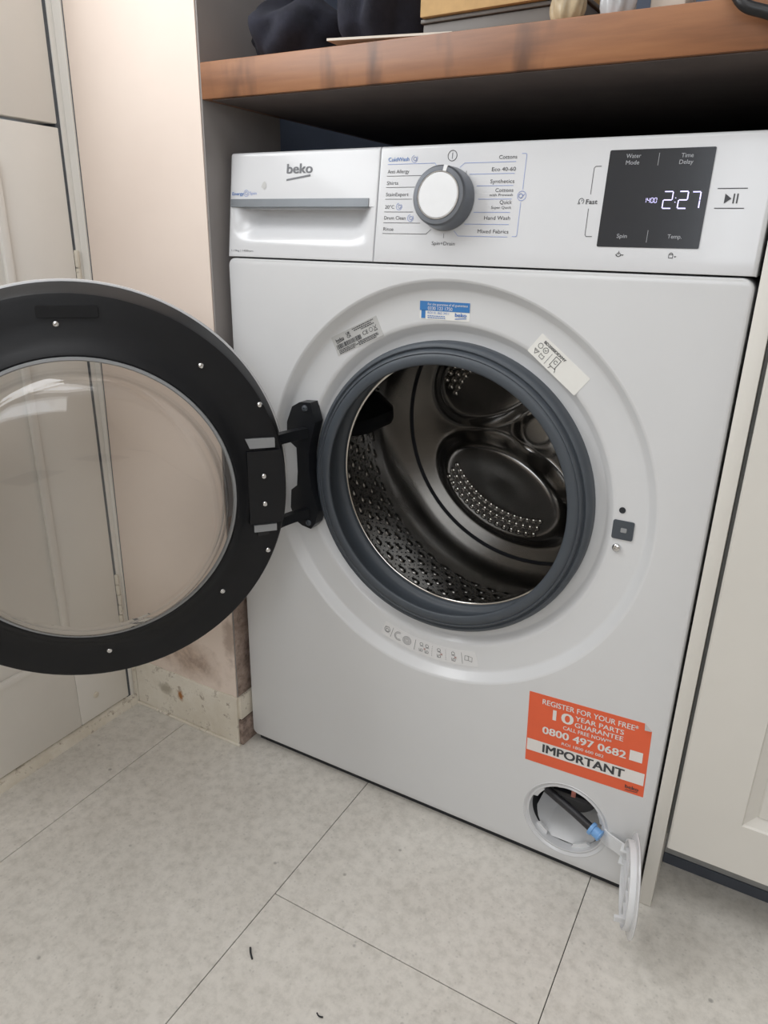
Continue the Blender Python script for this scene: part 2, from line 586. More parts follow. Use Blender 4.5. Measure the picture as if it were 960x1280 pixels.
# ---- baseboard along the pink wall
def ragged_board(name, x0, x1, y0, y1, z0, z1, mat, n=16, amp=0.0012):
    V, F = [], []
    for i in range(n+1):
        x = x0 + (x1-x0)*i/n
        e = random.uniform(-amp, amp)
        sec = [(y1, z0), (y0, z0), (y0 + random.uniform(-amp, amp)*0.3, z1-0.004+e), (y0+0.002, z1+e), (y1, z1+e)]
        V += [(x, a, b) for a, b in sec]
    s = 5
    for i in range(n):
        for k in range(s):
            F.append((i*s+k, i*s+(k+1) % s, (i+1)*s+(k+1) % s, (i+1)*s+k))
    F.append(tuple(range(s))); F.append(tuple(n*s+k for k in range(s)))
    return mesh(name, V, F, mat, None, smooth=30)
struct(ragged_board('baseboard_back', -0.2300, -0.0095, PY-0.004, PY+0.01, 0.0, 0.0865, 'skirt'))
bb = struct(box('baseboard_return', (-0.0105, PY-0.0015, 0.0), (-0.0035, 0.12, 0.046), 'grimy', bevel=0.0015))
box('upper_piece', (-0.0105, PY-0.0005, 0.0475), (-0.0042, 0.12, 0.088), 'skirt', bb, bevel=0.0015)
# painted corner post left of the baseboard, and the caulk bead at the floor
struct(box('trim_1', (-0.2415, PY-0.0055, 0.0), (-0.2310, PY+0.005, 0.092), 'skirt', bevel=0.002))
V, F = tube_data(spline([(-0.236, PY-0.006, 0.001), (-0.17, PY-0.0055, 0.0012), (-0.09, PY-0.006, 0.001), (-0.006, PY-0.005, 0.001)], 5), 0.0026, 8)
struct(mesh('trim_2', V, F, 'skirt', smooth=60))
# tapered painted strip in the corner above, with a crack to the plaster
cz = [(0.092, -0.2405), (0.40, -0.2365), (0.72, -0.2290), (1.05, -0.2262), (2.38, -0.2240)]
V = []
for z, x in cz:
    V += [(LX+0.0005, PY-0.0035, z), (x, PY-0.0030, z), (x, PY+0.002, z), (LX+0.0005, PY+0.002, z)]
F = [(0,1,2,3)]
for i in range(len(cz)-1):
    for k in range(4):
        F.append((i*4+k, i*4+(k+1) % 4, i*4+4+(k+1) % 4, i*4+4+k))
F.append(tuple(len(V)-4+k for k in range(4)))
struct(mesh('trim_3', V, F, 'door_paint'))
V = []
for z, x in cz:
    V += [(x, PY-0.0008, z), (x+0.0009, PY-0.0008, z), (x+0.0009, PY+0.002, z), (x, PY+0.002, z)]
struct(mesh('trim_4', V, F, 'gap_blue'))

# ---- left: a painted two-leaf back door
GY = -0.0305         # hinge gap
struct(box('wall_left', (LX-0.10, -2.2, 0.0), (LX-0.045, -0.90, 2.4), 'room_wall'))
struct(box('wall_over_door', (LX-0.10, -0.90, 2.06), (LX-0.002, PY, 2.4), 'room_wall'))
d1 = struct(box('door_1', (LX-0.045, -0.90, 0.0), (LX-0.0415, GY+0.010, 0.885), 'gap_blue'))
# lower leaf: stile, planks and moulded panel
box('hinge_stile', (LX-0.04, -0.1300, 0.0165), (LX, GY-0.0038, 0.8850), 'door_paint', d1, bevel=0.0012)
box('panel_board', (LX-0.04, -0.8980, 0.0165), (LX-0.0003, -0.1306, 0.8850), 'door_paint', d1, bevel=0.0006)
mo = [(-0.135, 0.16), (-0.135, 0.835), (-0.78, 0.835), (-0.78, 0.16)]
for k in range(4):
    (ya, za), (yb, zb) = mo[k], mo[(k+1) % 4]
    lo = (LX-0.002, min(ya, yb)-0.006, min(za, zb)-0.006); hi = (LX+0.006, max(ya, yb)+0.006, max(za, zb)+0.006)
    box('moulding', lo, hi, 'door_paint', d1, bevel=0.003)
# upper leaf: frame and glass
d2 = struct(box('door_2', (LX-0.045, -0.90, 0.889), (LX-0.0415, GY+0.010, 0.97), 'gap_blue'))
box('stile', (LX-0.04, -0.18, 0.8895), (LX, GY-0.0045, 2.05), 'door_paint', d2, bevel=0.0015)
box('stile', (LX-0.04, -0.898, 0.8895), (LX, -0.78, 2.05), 'door_paint', d2, bevel=0.0015)
box('bottom_rail', (LX-0.04, -0.78, 0.8895), (LX, -0.18, 1.0), 'door_paint', d2, bevel=0.0015)
box('top_rail', (LX-0.04, -0.78, 1.92), (LX, -0.18, 2.05), 'door_paint', d2, bevel=0.0015)
box('glazing_bar', (LX-0.025, -0.78, 1.45), (LX-0.012, -0.18, 1.47), 'door_paint', d2, bevel=0.001)
box('pane', (LX-0.020, -0.775, 1.005), (LX-0.017, -0.185, 1.915), 'pane', d2)
# jamb with the painted hinge knuckles
jb = struct(box('trim_5', (LX-0.04, GY+0.0012, 0.0), (LX+0.0002, PY+0.004, 2.05), 'door_paint', bevel=0.001))
struct(box('trim_6', (LX-0.035, GY-0.0060, 0.012), (LX-0.0016, GY+0.0011, 2.05), 'gap_blue'))
def knuckles(z0, z1, n):
    zz = z0
    for i in range(n):
        h = (z1-z0)/n
        z = z0 + h*i
        w = random.uniform(-0.0008, 0.0008)
        V, F = tube_data([(LX+0.001, GY+w, z+0.0004), (LX+0.001, GY+w, z+h*0.12), (LX+0.001, GY+w, z+h*0.86), (LX+0.001, GY+w, z+h-0.0006)], [0.0030, 0.0036, 0.0036, 0.0030], 10)
        mesh('hinge_knuckle', V, F, 'skirt', jb, smooth=50)
knuckles(0.690, 0.737, 2)
knuckles(0.155, 0.245, 5)
# small white cover button low on the door stile
lathe('cover_button', Frame((LX, -0.098, 0.056), (0,1,0), (0,0,1), (1,0,0)), [(0.0052, 0), (0.0052, 0.0012), (0.0042, 0.0018), (0.0, 0.002)], 'skirt', d1, seg=20)
# threshold strip / quadrant at the floor
V, F = [], []
for y in (-0.90, -0.6, -0.3, -0.1, -0.0245):
    w = 0.0105 + random.uniform(-0.0008, 0.0008)
    V += [(LX-0.003, y, 0.0), (LX+w, y, 0.0), (LX+w-0.0012, y, 0.0045), (LX+0.0055, y, 0.0115), (LX-0.003, y, 0.0145)]
for i in range(4):
    for k in range(5):
        F.append((i*5+k, i*5+(k+1) % 5, i*5+5+(k+1) % 5, i*5+5+k))
F += [(0,1,2,3,4), (20,21,22,23,24)]
struct(mesh('baseboard_left', V, F, 'skirt', smooth=25))

# ---- rest of the room around the camera
struct(box('ceiling', (-0.36, -2.3, 2.4), (2.7, 0.72, 2.5), 'ceiling'))
w2 = struct(box('added_rooflight', (-0.08, -1.38, 2.388), (0.98, -1.355, 2.4), 'ceiling'))  # unseen frame and pane added around the overhead fill lamp
box('frame_side', (-0.08, -0.545, 2.388), (0.98, -0.52, 2.4), 'ceiling', w2)
box('frame_side', (-0.08, -1.355, 2.388), (-0.055, -0.545, 2.4), 'ceiling', w2)
box('frame_side', (0.955, -1.355, 2.388), (0.98, -0.545, 2.4), 'ceiling', w2)
box('pane', (-0.055, -1.355, 2.392), (0.955, -0.545, 2.396), 'pane', w2)
struct(box('wall_right', (2.6, -2.3, 0.0), (2.7, 0.72, 2.4), 'room_wall'))
wf = struct(box('wall_front', (-0.36, -2.3, 0.0), (2.7, -2.2, 1.02), 'room_wall'))
box('upper_wall', (-0.36, -2.3, 2.08), (2.7, -2.2, 2.4), 'room_wall', wf)
box('wall_pier', (-0.36, -2.3, 1.02), (0.18, -2.2, 2.08), 'room_wall', wf)
box('wall_pier', (1.72, -2.3, 1.02), (2.7, -2.2, 2.08), 'room_wall', wf)
w1 = struct(box('added_window', (0.18, -2.27, 1.02), (1.72, -2.21, 1.05), 'ceiling'))  # unseen window added to go with the rear fill lamp
box('frame_head', (0.18, -2.27, 2.05), (1.72, -2.21, 2.08), 'ceiling', w1)
for x in (0.18, 0.935, 1.69):
    box('frame_post', (x, -2.27, 1.05), (x+0.03, -2.21, 2.05), 'ceiling', w1)
box('pane', (0.21, -2.245, 1.05), (0.935, -2.240, 2.05), 'pane', w1)
box('pane', (0.965, -2.245, 1.05), (1.69, -2.240, 2.05), 'pane', w1)

# ================================================================== WORKTOP AND CABINET
wt = box('worktop', (-0.0095, PY, 0.9052), (2.3, 0.615, 0.9427), 'wood', bevel=0.0015)
box('underside_sheet', (0.004, PY+0.004, 0.9040), (2.29, 0.61, 0.9050), 'underside_dark', wt)  # thin sheet that makes the underside dark brown
tag(wt, 'thick oiled wooden worktop over the washing machine', 'worktop')

cb = empty('base_cabinet', (0.95, 0.3, 0.0), 'cream painted base cabinet with panelled door right of the washing machine', 'cabinet')
box('end_panel', (0.6030, 0.0005, 0.0005), (0.6180, 0.56, 0.9040), 'cabinet_paint', cb, bevel=0.0008)
box('carcass', (0.6185, 0.0215, 0.100), (1.22, 0.56, 0.9035), 'plinth', cb)
# door with moulded panel
DX0, DX1, DZ0, DZ1 = 0.6222, 1.2180, 0.0960, 0.8980
PX0, PX1, PZ0, PZ1 = 0.6905, 1.150, 0.1640, 0.830
V, F = [], []
loops = [((DX0, DX1, DZ0, DZ1), 0.021), ((DX0, DX1, DZ0, DZ1), 0.003), ((DX0+0.002, DX1-0.002, DZ0+0.002, DZ1-0.002), 0.0005),
         ((PX0, PX1, PZ0, PZ1), 0.0005), ((PX0+0.0015, PX1-0.0015, PZ0+0.0015, PZ1-0.0015), 0.003),
         ((PX0+0.013, PX1-0.013, PZ0+0.013, PZ1-0.013), 0.0085), ((PX0+0.0145, PX1-0.0145, PZ0+0.0145, PZ1-0.0145), 0.0065),
         ((PX0+0.0165, PX1-0.0165, PZ0+0.0165, PZ1-0.0165), 0.0065)]
for (a, b, c, d), y in loops:
    V += [(a, y, c), (b, y, c), (b, y, d), (a, y, d)]
for i in range(len(loops)-1):
    for k in range(4):
        F.append((i*4+k, i*4+(k+1) % 4, i*4+4+(k+1) % 4, i*4+4+k))
F += [(0,1,2,3), tuple(len(V)-4+k for k in range(4))]
mesh('door', V, F, 'cabinet_paint', cb)
box('plinth', (0.6185, 0.0835, 0.015), (1.22, 0.10, 0.099), 'plinth', cb)
box('plinth_seal', (0.6185, 0.0815, 0.0), (1.22, 0.10, 0.0155), 'plinth_dark', cb)

# ================================================================== WASHING MACHINE
wm = empty('washing_machine', (0.3, 0.28, 0.0), 'white front-loading washing machine with its round black door swung open', 'washing machine')
CX, CZ = 0.307, 0.474
FXC, FZC = 0.5025, 0.0805          # filter opening

def circle(cx, cz, r, n):
    return [(cx + r*math.cos(2*PI*i/n), cz + r*math.sin(2*PI*i/n)) for i in range(n)]
def rrect(x0, x1, z0, z1, r, n=5):
    out = []
    for cx, cz, a in ((x1-r, z0+r, -90), (x1-r, z1-r, 0), (x0+r, z1-r, 90), (x0+r, z0+r, 180)):
        for i in range(n+1):
            g = math.radians(a + 90*i/n)
            out.append((cx + r*math.cos(g), cz + r*math.sin(g)))
    return out
# body
BZ0, BZ1 = 0.0125, 0.7338
rings = [(0.0045, 0.0), (0.0018, 0.0010), (0.0004, 0.0030), (0.0, 0.0055), (0.0, 0.565)]
V, F = [], []
loops = []
for ins, y in rings:
    pl = rrect(ins, 0.6-ins, BZ0+ins, BZ1-ins*0.3, max(0.011-ins, 0.004))
    loops.append(len(V))
    V += [(x, y, z) for x, z in pl]
n = len(pl)
for i in range(len(rings)-1):
    for k in range(n):
        F.append((loops[i]+k, loops[i]+(k+1) % n, loops[i+1]+(k+1) % n, loops[i+1]+k))
outer = [Vector((V[k][0], V[k][2], 0)) for k in range(n)]
h1 = [Vector((a, b, 0)) for a, b in circle(CX, CZ, 0.2475, 128)]
h2 = [Vector((a, b, 0)) for a, b in circle(FXC, FZC, 0.0545, 64)]
tri = tessellate_polygon([outer, h1[::-1], h2[::-1]])
base = len(V)
allp = list(outer) + h1[::-1] + h2[::-1]
idx = []
for i, p in enumerate(allp):
    if i < n: idx.append(i)
    else:
        idx.append(len(V)); V.append((p.x, 0.0, p.y))
F += [tuple(idx[i] for i in t) for t in tri]
mesh('body', V, F, 'enamel', wm, smooth=30)
box('top_cover', (0.004, 0.098, 0.7345), (0.596, 0.565, 0.852), 'enamel', wm, bevel=0.003)
box('base_frame', (0.008, 0.010, 0.0), (0.592, 0.56, 0.0124), 'dark_gap', wm)

# pressed surround of the door opening
fc = Frame((CX, 0, CZ), (1,0,0), (0,0,1), (0,1,0))       # c runs into the machine
lathe('door_surround', fc, [(0.2475, 0.0), (0.2455, 0.0005), (0.2440, 0.0018), (0.2370, 0.0108), (0.2352, 0.0122), (0.2325, 0.0126), (0.204, 0.0126),
      (0.200, 0.0130), (0.1978, 0.0146), (0.1915, 0.0218), (0.1890, 0.0230), (0.178, 0.0235), (0.178, 0.035)], 'enamel', wm, seg=128, smooth=50)

# door seal
GX, GZ = 0.3052, 0.4745
gfr = Frame((GX, 0, GZ), (1,0,0), (0,0,1), (0,1,0))
seal = lathe('door_seal', gfr, [(0.1795, 0.030), (0.1800, 0.012), (0.1788, 0.007), (0.1765, 0.0045), (0.1742, 0.0040), (0.1730, 0.0055), (0.1720, 0.0058), (0.1708, 0.0030), (0.1696, 0.0008),
      (0.1680, 0.0002), (0.1672, 0.0012), (0.1664, 0.0004), (0.1640, -0.0008), (0.1600, -0.0012), (0.1562, -0.0006), (0.1548, 0.0006), (0.1546, 0.0030), (0.1560, 0.0048), (0.1640, 0.0085), (0.1690, 0.0150), (0.1710, 0.0240),
      (0.1712, 0.0360), (0.1700, 0.0430), (0.1668, 0.0470), (0.1640, 0.0480), (0.1630, 0.0500), (0.1632, 0.0580)], 'rubber', wm, seg=128, smooth=50)

# drum
DRX, DRZ, DR, DB = 0.3035, 0.4730, 0.237, 0.380
dfr = Frame((DRX, 0, DRZ), (1,0,0), (0,0,1), (0,1,0))
def sst(a, b, x):
    t = min(1, max(0, (x-a)/(b-a)))
    return t*t*(3-2*t)
LOBES = [math.radians(a) for a in (-114, 6, 126)]
def back_y(X, Z):
    r = math.hypot(X, Z)
    y = DB + 0.008
    best = 0
    for a in LOBES:
        ur, ut = (math.cos(a), math.sin(a)), (-math.sin(a), math.cos(a))
        rr = X*ur[0] + Z*ur[1] - 0.118
        tt = X*ut[0] + Z*ut[1]
        e = math.sqrt((tt/0.128)**2 + (rr/0.080)**2)
        h = sst(1.12, 0.78, e)*0.030 - sst(0.72, 0.20, e)*0.0025
        best = max(best, h)
    y -= best
    y -= 0.012*sst(0.05, 0.02, r)
    return y
lathe_prof = [(0.1625, 0.0560), (0.1640, 0.0590), (0.168, 0.0600), (0.205, 0.066), (0.229, 0.077), (0.2365, 0.090), (DR, 0.100), (DR, 0.262), (0.2350, 0.272), (0.2340, 0.290), (0.2340, 0.391)]
drum = lathe('drum', dfr, lathe_prof, 'steel', wm, seg=128, smooth=50)
rim = [(0.1630, 0.0540), (0.1606, 0.0542), (0.1596, 0.0556), (0.1598, 0.0572), (0.1612, 0.0584), (0.1640, 0.0586)]
lathe('drum_rim', dfr, rim, 'steel_polished', drum, seg=128, smooth=60)
V, F = [(DRX, back_y(0, 0), DRZ)], []
NR, NA = 56, 168
for i in range(1, NR+1):
    r = 0.2342*i/NR
    for k in range(NA):
        a = 2*PI*k/NA
        X, Z = r*math.cos(a), r*math.sin(a)
        V.append((DRX+X, back_y(X, Z), DRZ+Z))
for k in range(NA):
    F.append((0, 1+k, 1+(k+1) % NA))
for i in range(NR-1):
    for k in range(NA):
        a = 1+i*NA+k; b = 1+i*NA+(k+1) % NA
        F.append((a, b, b+NA, a+NA))
mesh('drum_back', V, F, 'steel', drum, smooth=70)
lathe('drum_seam', dfr, [(0.2342, 0.3835), (0.2328, 0.3840), (0.2306, 0.3872), (0.2300, 0.3885)], 'dark_gap', drum, seg=128, smooth=60)
# domes pressed into the lobes
V, F = [], []
def dome(c, n, r, h, seg=10):
    n = Vector(n).normalized()
    u = n.cross(Vector((0.3, 0.2, 0.93))).normalized(); v = n.cross(u)
    b = len(V)
    prof = [(1.0, -0.15), (0.82, 0.55), (0.45, 0.9)]
    for pr, ph in prof:
        for k in range(seg):
            g = 2*PI*k/seg
            V.append(Vector(c) + (u*math.cos(g) + v*math.sin(g))*pr*r + n*ph*h)
    V.append(Vector(c) + n*h)
    for i in range(2):
        for k in range(seg):
            F.append((b+i*seg+k, b+i*seg+(k+1) % seg, b+(i+1)*seg+(k+1) % seg, b+(i+1)*seg+k))
    for k in range(seg):
        F.append((b+2*seg+k, b+2*seg+(k+1) % seg, b+3*seg))
for a in LOBES:
    for row, r in enumerate((0.147, 0.159, 0.171)):
        for q in range(-9, 10):
            g = a + math.radians(q*4.4 + (2.2 if row % 2 else 0)) - 0.02
            if abs(g - a) > math.radians(38 - row*2): continue
            X, Z = r*math.cos(g), r*math.sin(g)
            dome((DRX+X, back_y(X, Z), DRZ+Z), (0, -1, 0), 0.0060, 0.0036)
mesh('pressed_domes', V, F, 'steel_polished', drum, smooth=70, kind='stuff')
# teardrop embossing on the drum wall
V, F = [], []
def cyl_p(a, y, d):
    rr = DR - d
    return Vector((DRX + rr*math.cos(a), y, DRZ + rr*math.sin(a)))
NT = 52
for row in range(10):
    y0 = 0.108 + row*0.0165
    for k in range(NT):
        a = 2*PI*(k + (0.5 if row % 2 else 0))/NT + 0.015*math.sin(row*1.7)
        L, W = 0.0095, 0.0054
        b = len(V)
        shape = [(-1.0, 0.0), (-0.35, 0.6), (0.25, 0.95), (0.75, 0.75), (1.0, 0.0), (0.75, -0.75), (0.25, -0.95), (-0.35, -0.6)]
        for s, t in shape:
            V.append(cyl_p(a + s*L/DR, y0 + t*W, -0.0003))
        for s, t in shape:
            V.append(cyl_p(a + (s*0.55+0.2)*L/DR, y0 + t*W*0.5, 0.0028))
        V.append(cyl_p(a + 0.25*L/DR, y0, 0.0034))
        for i in range(8):
            F.append((b+i, b+(i+1) % 8, b+8+(i+1) % 8, b+8+i))
            F.append((b+8+i, b+8+(i+1) % 8, b+16))
mesh('teardrop_embossing', V, F, 'steel', drum, smooth=60, kind='stuff')
# perforations
V, F = [], []
NP = 156
for row in range(19):
    y0 = 0.104 + row*0.0083
    for k in range(NP):
        if row % 2 == 0 and (k + (row//2) % 2) % 3 == 0: continue
        a = 2*PI*(k + (0.5 if row % 2 else 0))/NP
        b = len(V)
        for i in range(6):
            g = PI/3*i
            V.append(cyl_p(a + 0.0014*math.cos(g)/DR, y0 + 0.0014*math.sin(g), 0.0004))
        F.append(tuple(b+i for i in range(6)))
mesh('perforations', V, F, 'dark_gap', drum, recalc=False, kind='stuff')
# black lifter on the drum wall
for ang in (172, 52):
    a = math.radians(ang)
    V, F = [], []
    secs = [(0.100, 0.50, 0.020), (0.118, 0.85, 0.040), (0.16, 1.0, 0.050), (0.235, 0.95, 0.048), (0.262, 0.75, 0.032), (0.275, 0.45, 0.015)]
    for y, wf_, h in secs:
        for t, d in ((-0.034, -0.002), (-0.026, 0.35), (-0.014, 0.92), (0.0, 1.0), (0.014, 0.92), (0.026, 0.35), (0.034, -0.002)):
            V.append(cyl_p(a + t*wf_/DR, y, d*h if d > 0 else d))
    for i in range(len(secs)-1):
        for k in range(6):
            F.append((i*7+k, i*7+k+1, i*7+8+k, i*7+7+k))
    F += [tuple(range(7)), tuple((len(secs)-1)*7+k for k in range(7))]
    mesh('drum_lifter', V, F, 'black_plastic', drum, smooth=45)

# ---- control panel (leans back)
TILT = 0.015; PH = 0.1185
pf = Frame((0, 0, 0.7355), (1,0,0), (0, TILT, PH), (0, -PH, TILT))
def panel_piece(name, x0, x1, rl, rr, depth, mat, nx=60, nw=40):
    W1 = 0.1185
    xs = sorted(set([x0 + (x1-x0)*i/nx for i in range(nx+1)] + [x0+0.0004, x0+0.0012, x0+0.0025, x0+0.004, x1-0.0004, x1-0.0012, x1-0.0025, x1-0.004]))
    ws = sorted(set([W1*i/nw for i in range(nw+1)] + [0.0003, 0.001, W1-0.0004, W1-0.0012, W1-0.0025, W1-0.004, 0.0574, 0.0576]))
    def rd(t, R):
        return 0 if t >= R else R - math.sqrt(max(0, R*R - (R-t)**2))
    V, F = [], []
    for w in ws:
        for x in xs:
            d = rd(x-x0, rl) + rd(x1-x, rr) + rd(W1-w, 0.004) + rd(w, 0.0008) + depth(x, w)
            V.append(pf.p(x, w, -min(d, 0.03)))
    nxx = len(xs)
    for j in range(len(ws)-1):
        for i in range(nxx-1):
            a = j*nxx+i
            F.append((a, a+1, a+nxx+1, a+nxx))
    ring = [i for i in range(nxx)] + [j*nxx+nxx-1 for j in range(1, len(ws))] + [(len(ws)-1)*nxx+i for i in range(nxx-2, -1, -1)] + [j*nxx for j in range(len(ws)-2, 0, -1)]
    b = len(V)
    for i in ring:
        V.append((V[i][0], 0.097, V[i][2]))
    m_ = len(ring)
    for k in range(m_):
        F.append((ring[k], ring[(k+1) % m_], b+(k+1) % m_, b+k))
    F.append(tuple(b+k for k in range(m_)))
    return mesh(name, V, F, mat, wm, smooth=32)
panel = panel_piece('control_panel', 0.2118, 0.5995, 0.0008, 0.005, lambda x, w: 0.0, 'white_plastic', nx=12, nw=8)
def scoop(x, w):
    if w >= 0.0575: return 0.0
    top = 0.0575; bot = 0.0150
    ex = sst(0.004, 0.040, x)*sst(0.2085, 0.172, x)
    t = (w - bot)/(top - bot)
    if t <= 0: return 0.0
    return 0.024*ex*sst(0.0, 0.9, t)
drawer = panel_piece('detergent_drawer', 0.0003, 0.2106, 0.005, 0.0008, scoop, 'white_plastic')
# grey grip bar with the drawer name
bar = [pf.p(a, b, c) for c in (-0.010, 0.0012) for a, b in ((0.0045, 0.0574), (0.2005, 0.0574), (0.2005, 0.0662), (0.0045, 0.0662))]
mesh('grip_bar', bar, [(0,1,2,3), (4,5,6,7), (0,1,5,4), (1,2,6,5), (2,3,7,6), (3,0,4,7)], 'grey_trim', drawer)
k = Ink(pf); k.text('beko', 0.0872, 0.0938, 0.0102, width=0.0355, bold=0.028)
k.poly([(0.0868, 0.0856), (0.1205, 0.0901), (0.1205, 0.0922), (0.0868, 0.0876)])
k.make('logo', 'ink_grey', drawer)
k = Ink(pf); k.text('Energy', 0.0062, 0.0706, 0.0036, width=0.0175, bold=0.010); k.make('blue_lettering', 'ink_blue', drawer)
k = Ink(pf); k.text('Spin', 0.0325, 0.0712, 0.0034, width=0.0110); k.ring(0.0276, 0.0727, 0.0036, 0.0005); k.ring(0.0276, 0.0727, 0.0018, 0.0005)
k.make('light_blue_lettering', 'ink_lilac', drawer)
k = Ink(pf); k.text('1-10kg | 1400rpm', 0.0072, 0.0060, 0.0022, width=0.0340); k.make('capacity_lettering', 'ink_grey', drawer)
k = Ink(pf); k.poly([(0.0500, 0.0795), (0.0545, 0.0770), (0.0580, 0.0790), (0.0572, 0.0835), (0.0548, 0.0860), (0.0522, 0.0840)]); k.make('peeled_label_scrap', 'grey_label', drawer)

# programme print
k = Ink(pf); kb = Ink(pf); kl = Ink(pf)
LT = [('Anti Allergy', 0.0909, 0.0882, 0.2644, 0.0262), ('Shirts', 0.0795, 0.0769, 0.2575, 0.0140), ('StainExpert', 0.0680, 0.0650, 0.2540, 0.0276),
      ('20°C', 0.0554, 0.0521, 0.2565, 0.0115), ('Drum Clean', 0.0443, 0.0410, 0.2660, 0.0262)]
for s, b, ly, lx, w in LT:
    k.text(s, 0.2217, b, 0.0036, width=w)
    k.line([(0.2212, ly), (lx, ly)], 0.00045)
    k.cut()
kb.text('ColdWash', 0.2215, 0.1028, 0.0038, width=0.0252, bold=0.006)
kl.line([(0.2212, 0.0999), (0.2773, 0.0999), (0.2800, 0.0966)], 0.00045); kl.cut()
k.text('Rinse', 0.2217, 0.0328, 0.0036, width=0.0125); k.cut()
k.line([(0.2212, 0.0300), (0.2743, 0.0300), (0.2798, 0.0348)], 0.00045); k.cut()
RT = [('Cottons', 0.1017, 0.0990, 0.3112, 0.0190, 0.0036), ('Eco 40-60', 0.0906, 0.0883, 0.3181, 0.0252, 0.0036), ('Synthetics', 0.0794, 0.0771, 0.3272, 0.0255, 0.0036),
      ('Cottons', 0.0711, None, 0, 0.0190, 0.0036), ('with Prewash', 0.0673, 0.0645, 0.3299, 0.0250, 0.0023), ('Quick', 0.0598, None, 0, 0.0130, 0.0036),
      ('Super Quick', 0.0553, 0.0520, 0.3266, 0.0215, 0.0026), ('Hand Wash', 0.0449, 0.0405, 0.3177, 0.0278, 0.0036), ('Mixed Fabrics', 0.0320, 0.0287, 0.3119, 0.0335, 0.0036)]
for s, b, ly, lx, w, h in RT:
    k.text(s, 0.3668, b, h, width=w, align='R')
    k.cut()
    if ly:
        kl.line([(lx, ly), (0.3660, ly)], 0.00045); kl.cut()
kl.line([(0.3062, 0.0950), (0.3112, 0.0990)], 0.00045); kl.cut(); kl.line([(0.3067, 0.0335), (0.3119, 0.0287)], 0.00045); kl.cut()
kl.line([(0.3715, 0.1061), (0.3755, 0.1061), (0.3764, 0.1050), (0.3764, 0.0733)], 0.00045); kl.cut()
kl.line([(0.3760, 0.0613), (0.3760, 0.0302), (0.3750, 0.0292), (0.3711, 0.0292)], 0.00045); kl.cut()
kl.ring(0.3762, 0.0673, 0.0044, 0.0005); kl.ring(0.3752, 0.0673, 0.0020, 0.0006); kl.line([(0.3762, 0.0660), (0.3790, 0.0690)], 0.0005); kl.cut()
for x, y in ((0.2530, 0.1046), (0.2390, 0.0575), (0.2540, 0.0460)):
    kl.ring(x, y, 0.0034, 0.0005, 100, 400); kl.ring(x+0.0006, y, 0.0017, 0.0005); kl.cut()
k.ring(0.2966, 0.1064, 0.0050, 0.0006); k.line([(0.2966, 0.1036), (0.2966, 0.1092)], 0.0006); k.cut()
k.text('Spin+Drain', 0.2956, 0.0193, 0.0036, width=0.0268, align='C'); k.cut()
k.line([(0.2953, 0.0308), (0.2953, 0.0262)], 0.0004); k.cut(); k.line([(0.3140, 0.0895), (0.3140, 0.0915)], 0.0005); k.cut()
# fast bracket, start pause, icons
k.text('Fast', 0.4410, 0.0596, 0.0042, width=0.0108, bold=0.012); k.cut()
k.ring(0.4364, 0.0622, 0.0024, 0.0005, -60, 240); k.line([(0.4330, 0.0598), (0.4352, 0.0598)], 0.0005); k.line([(0.4336, 0.0610), (0.4346, 0.0610)], 0.0005); k.line([(0.4364, 0.0622), (0.4374, 0.0632)], 0.0005); k.cut()
k.line([(0.4508, 0.0926), (0.4455, 0.0926), (0.4442, 0.0912), (0.4442, 0.0683)], 0.0005); k.cut()
k.line([(0.4442, 0.0553), (0.4444, 0.0320), (0.4456, 0.0305), (0.4512, 0.0305)], 0.0005); k.cut()
k.line([(0.5553, 0.0720), (0.5790, 0.0720)], 0.0007); k.line([(0.5553, 0.0558), (0.5790, 0.0558)], 0.0007); k.cut()
k.poly([(0.5622, 0.0596), (0.5677, 0.0637), (0.5622, 0.0678)]); k.rect(0.5690, 0.0597, 0.5702, 0.0677); k.rect(0.5718, 0.0597, 0.5730, 0.0677); k.cut()
k.ring(0.4788, 0.0148, 0.0017, 0.0005); k.ring(0.4788, 0.0160, 0.0028, 0.0005, 200, 340); k.line([(0.4788, 0.0148), (0.4788, 0.0180)], 0.0005); k.poly([(0.4812, 0.0150), (0.4838, 0.0150), (0.4825, 0.0138)]); k.cut()
k.line([(0.5240, 0.0132), (0.5240, 0.0162), (0.5275, 0.0162), (0.5275, 0.0132), (0.5240, 0.0132)], 0.0005); k.ring(0.52575, 0.0162, 0.0014, 0.0005, 0, 180); k.poly([(0.5283, 0.0148), (0.5308, 0.0148), (0.5295, 0.0136)]); k.cut()
k.make('programme_name', 'ink_dark', panel); kb.make('blue_lettering', 'ink_blue', panel); kl.make('programme_line', 'ink_lilac', panel)

# display
dsp = prism('display', pf, rrect(0.4571, 0.5484, 0.0216, 0.1060, 0.0012, 3), -0.001, 0.0005, 'screen', wm, smooth=30)
k = Ink(pf, 0.0008)
for s, x, b, w in (('Water', 0.4724, 0.0988, 0.0131), ('Mode', 0.4729, 0.0932, 0.0119), ('Time', 0.5204, 0.0980, 0.0102), ('Delay', 0.5195, 0.0926, 0.0117), ('Spin', 0.4747, 0.0297, 0.0093), ('Temp.', 0.5202, 0.0299, 0.0122)):
    k.text(s, x, b, 0.0036, width=w); k.cut()
k.line([(0.5014, 0.1022), (0.5014, 0.0920)], 0.0004); k.cut(); k.line([(0.5023, 0.0367), (0.5023, 0.0261)], 0.0004); k.cut()
k.make('screen_word', 'ink_screen', dsp)
SEG = {'0': 'abcdef', '1': 'bc', '2': 'abged', '4': 'fgbc', '7': 'abc'}
k = Ink(pf, 0.0009)
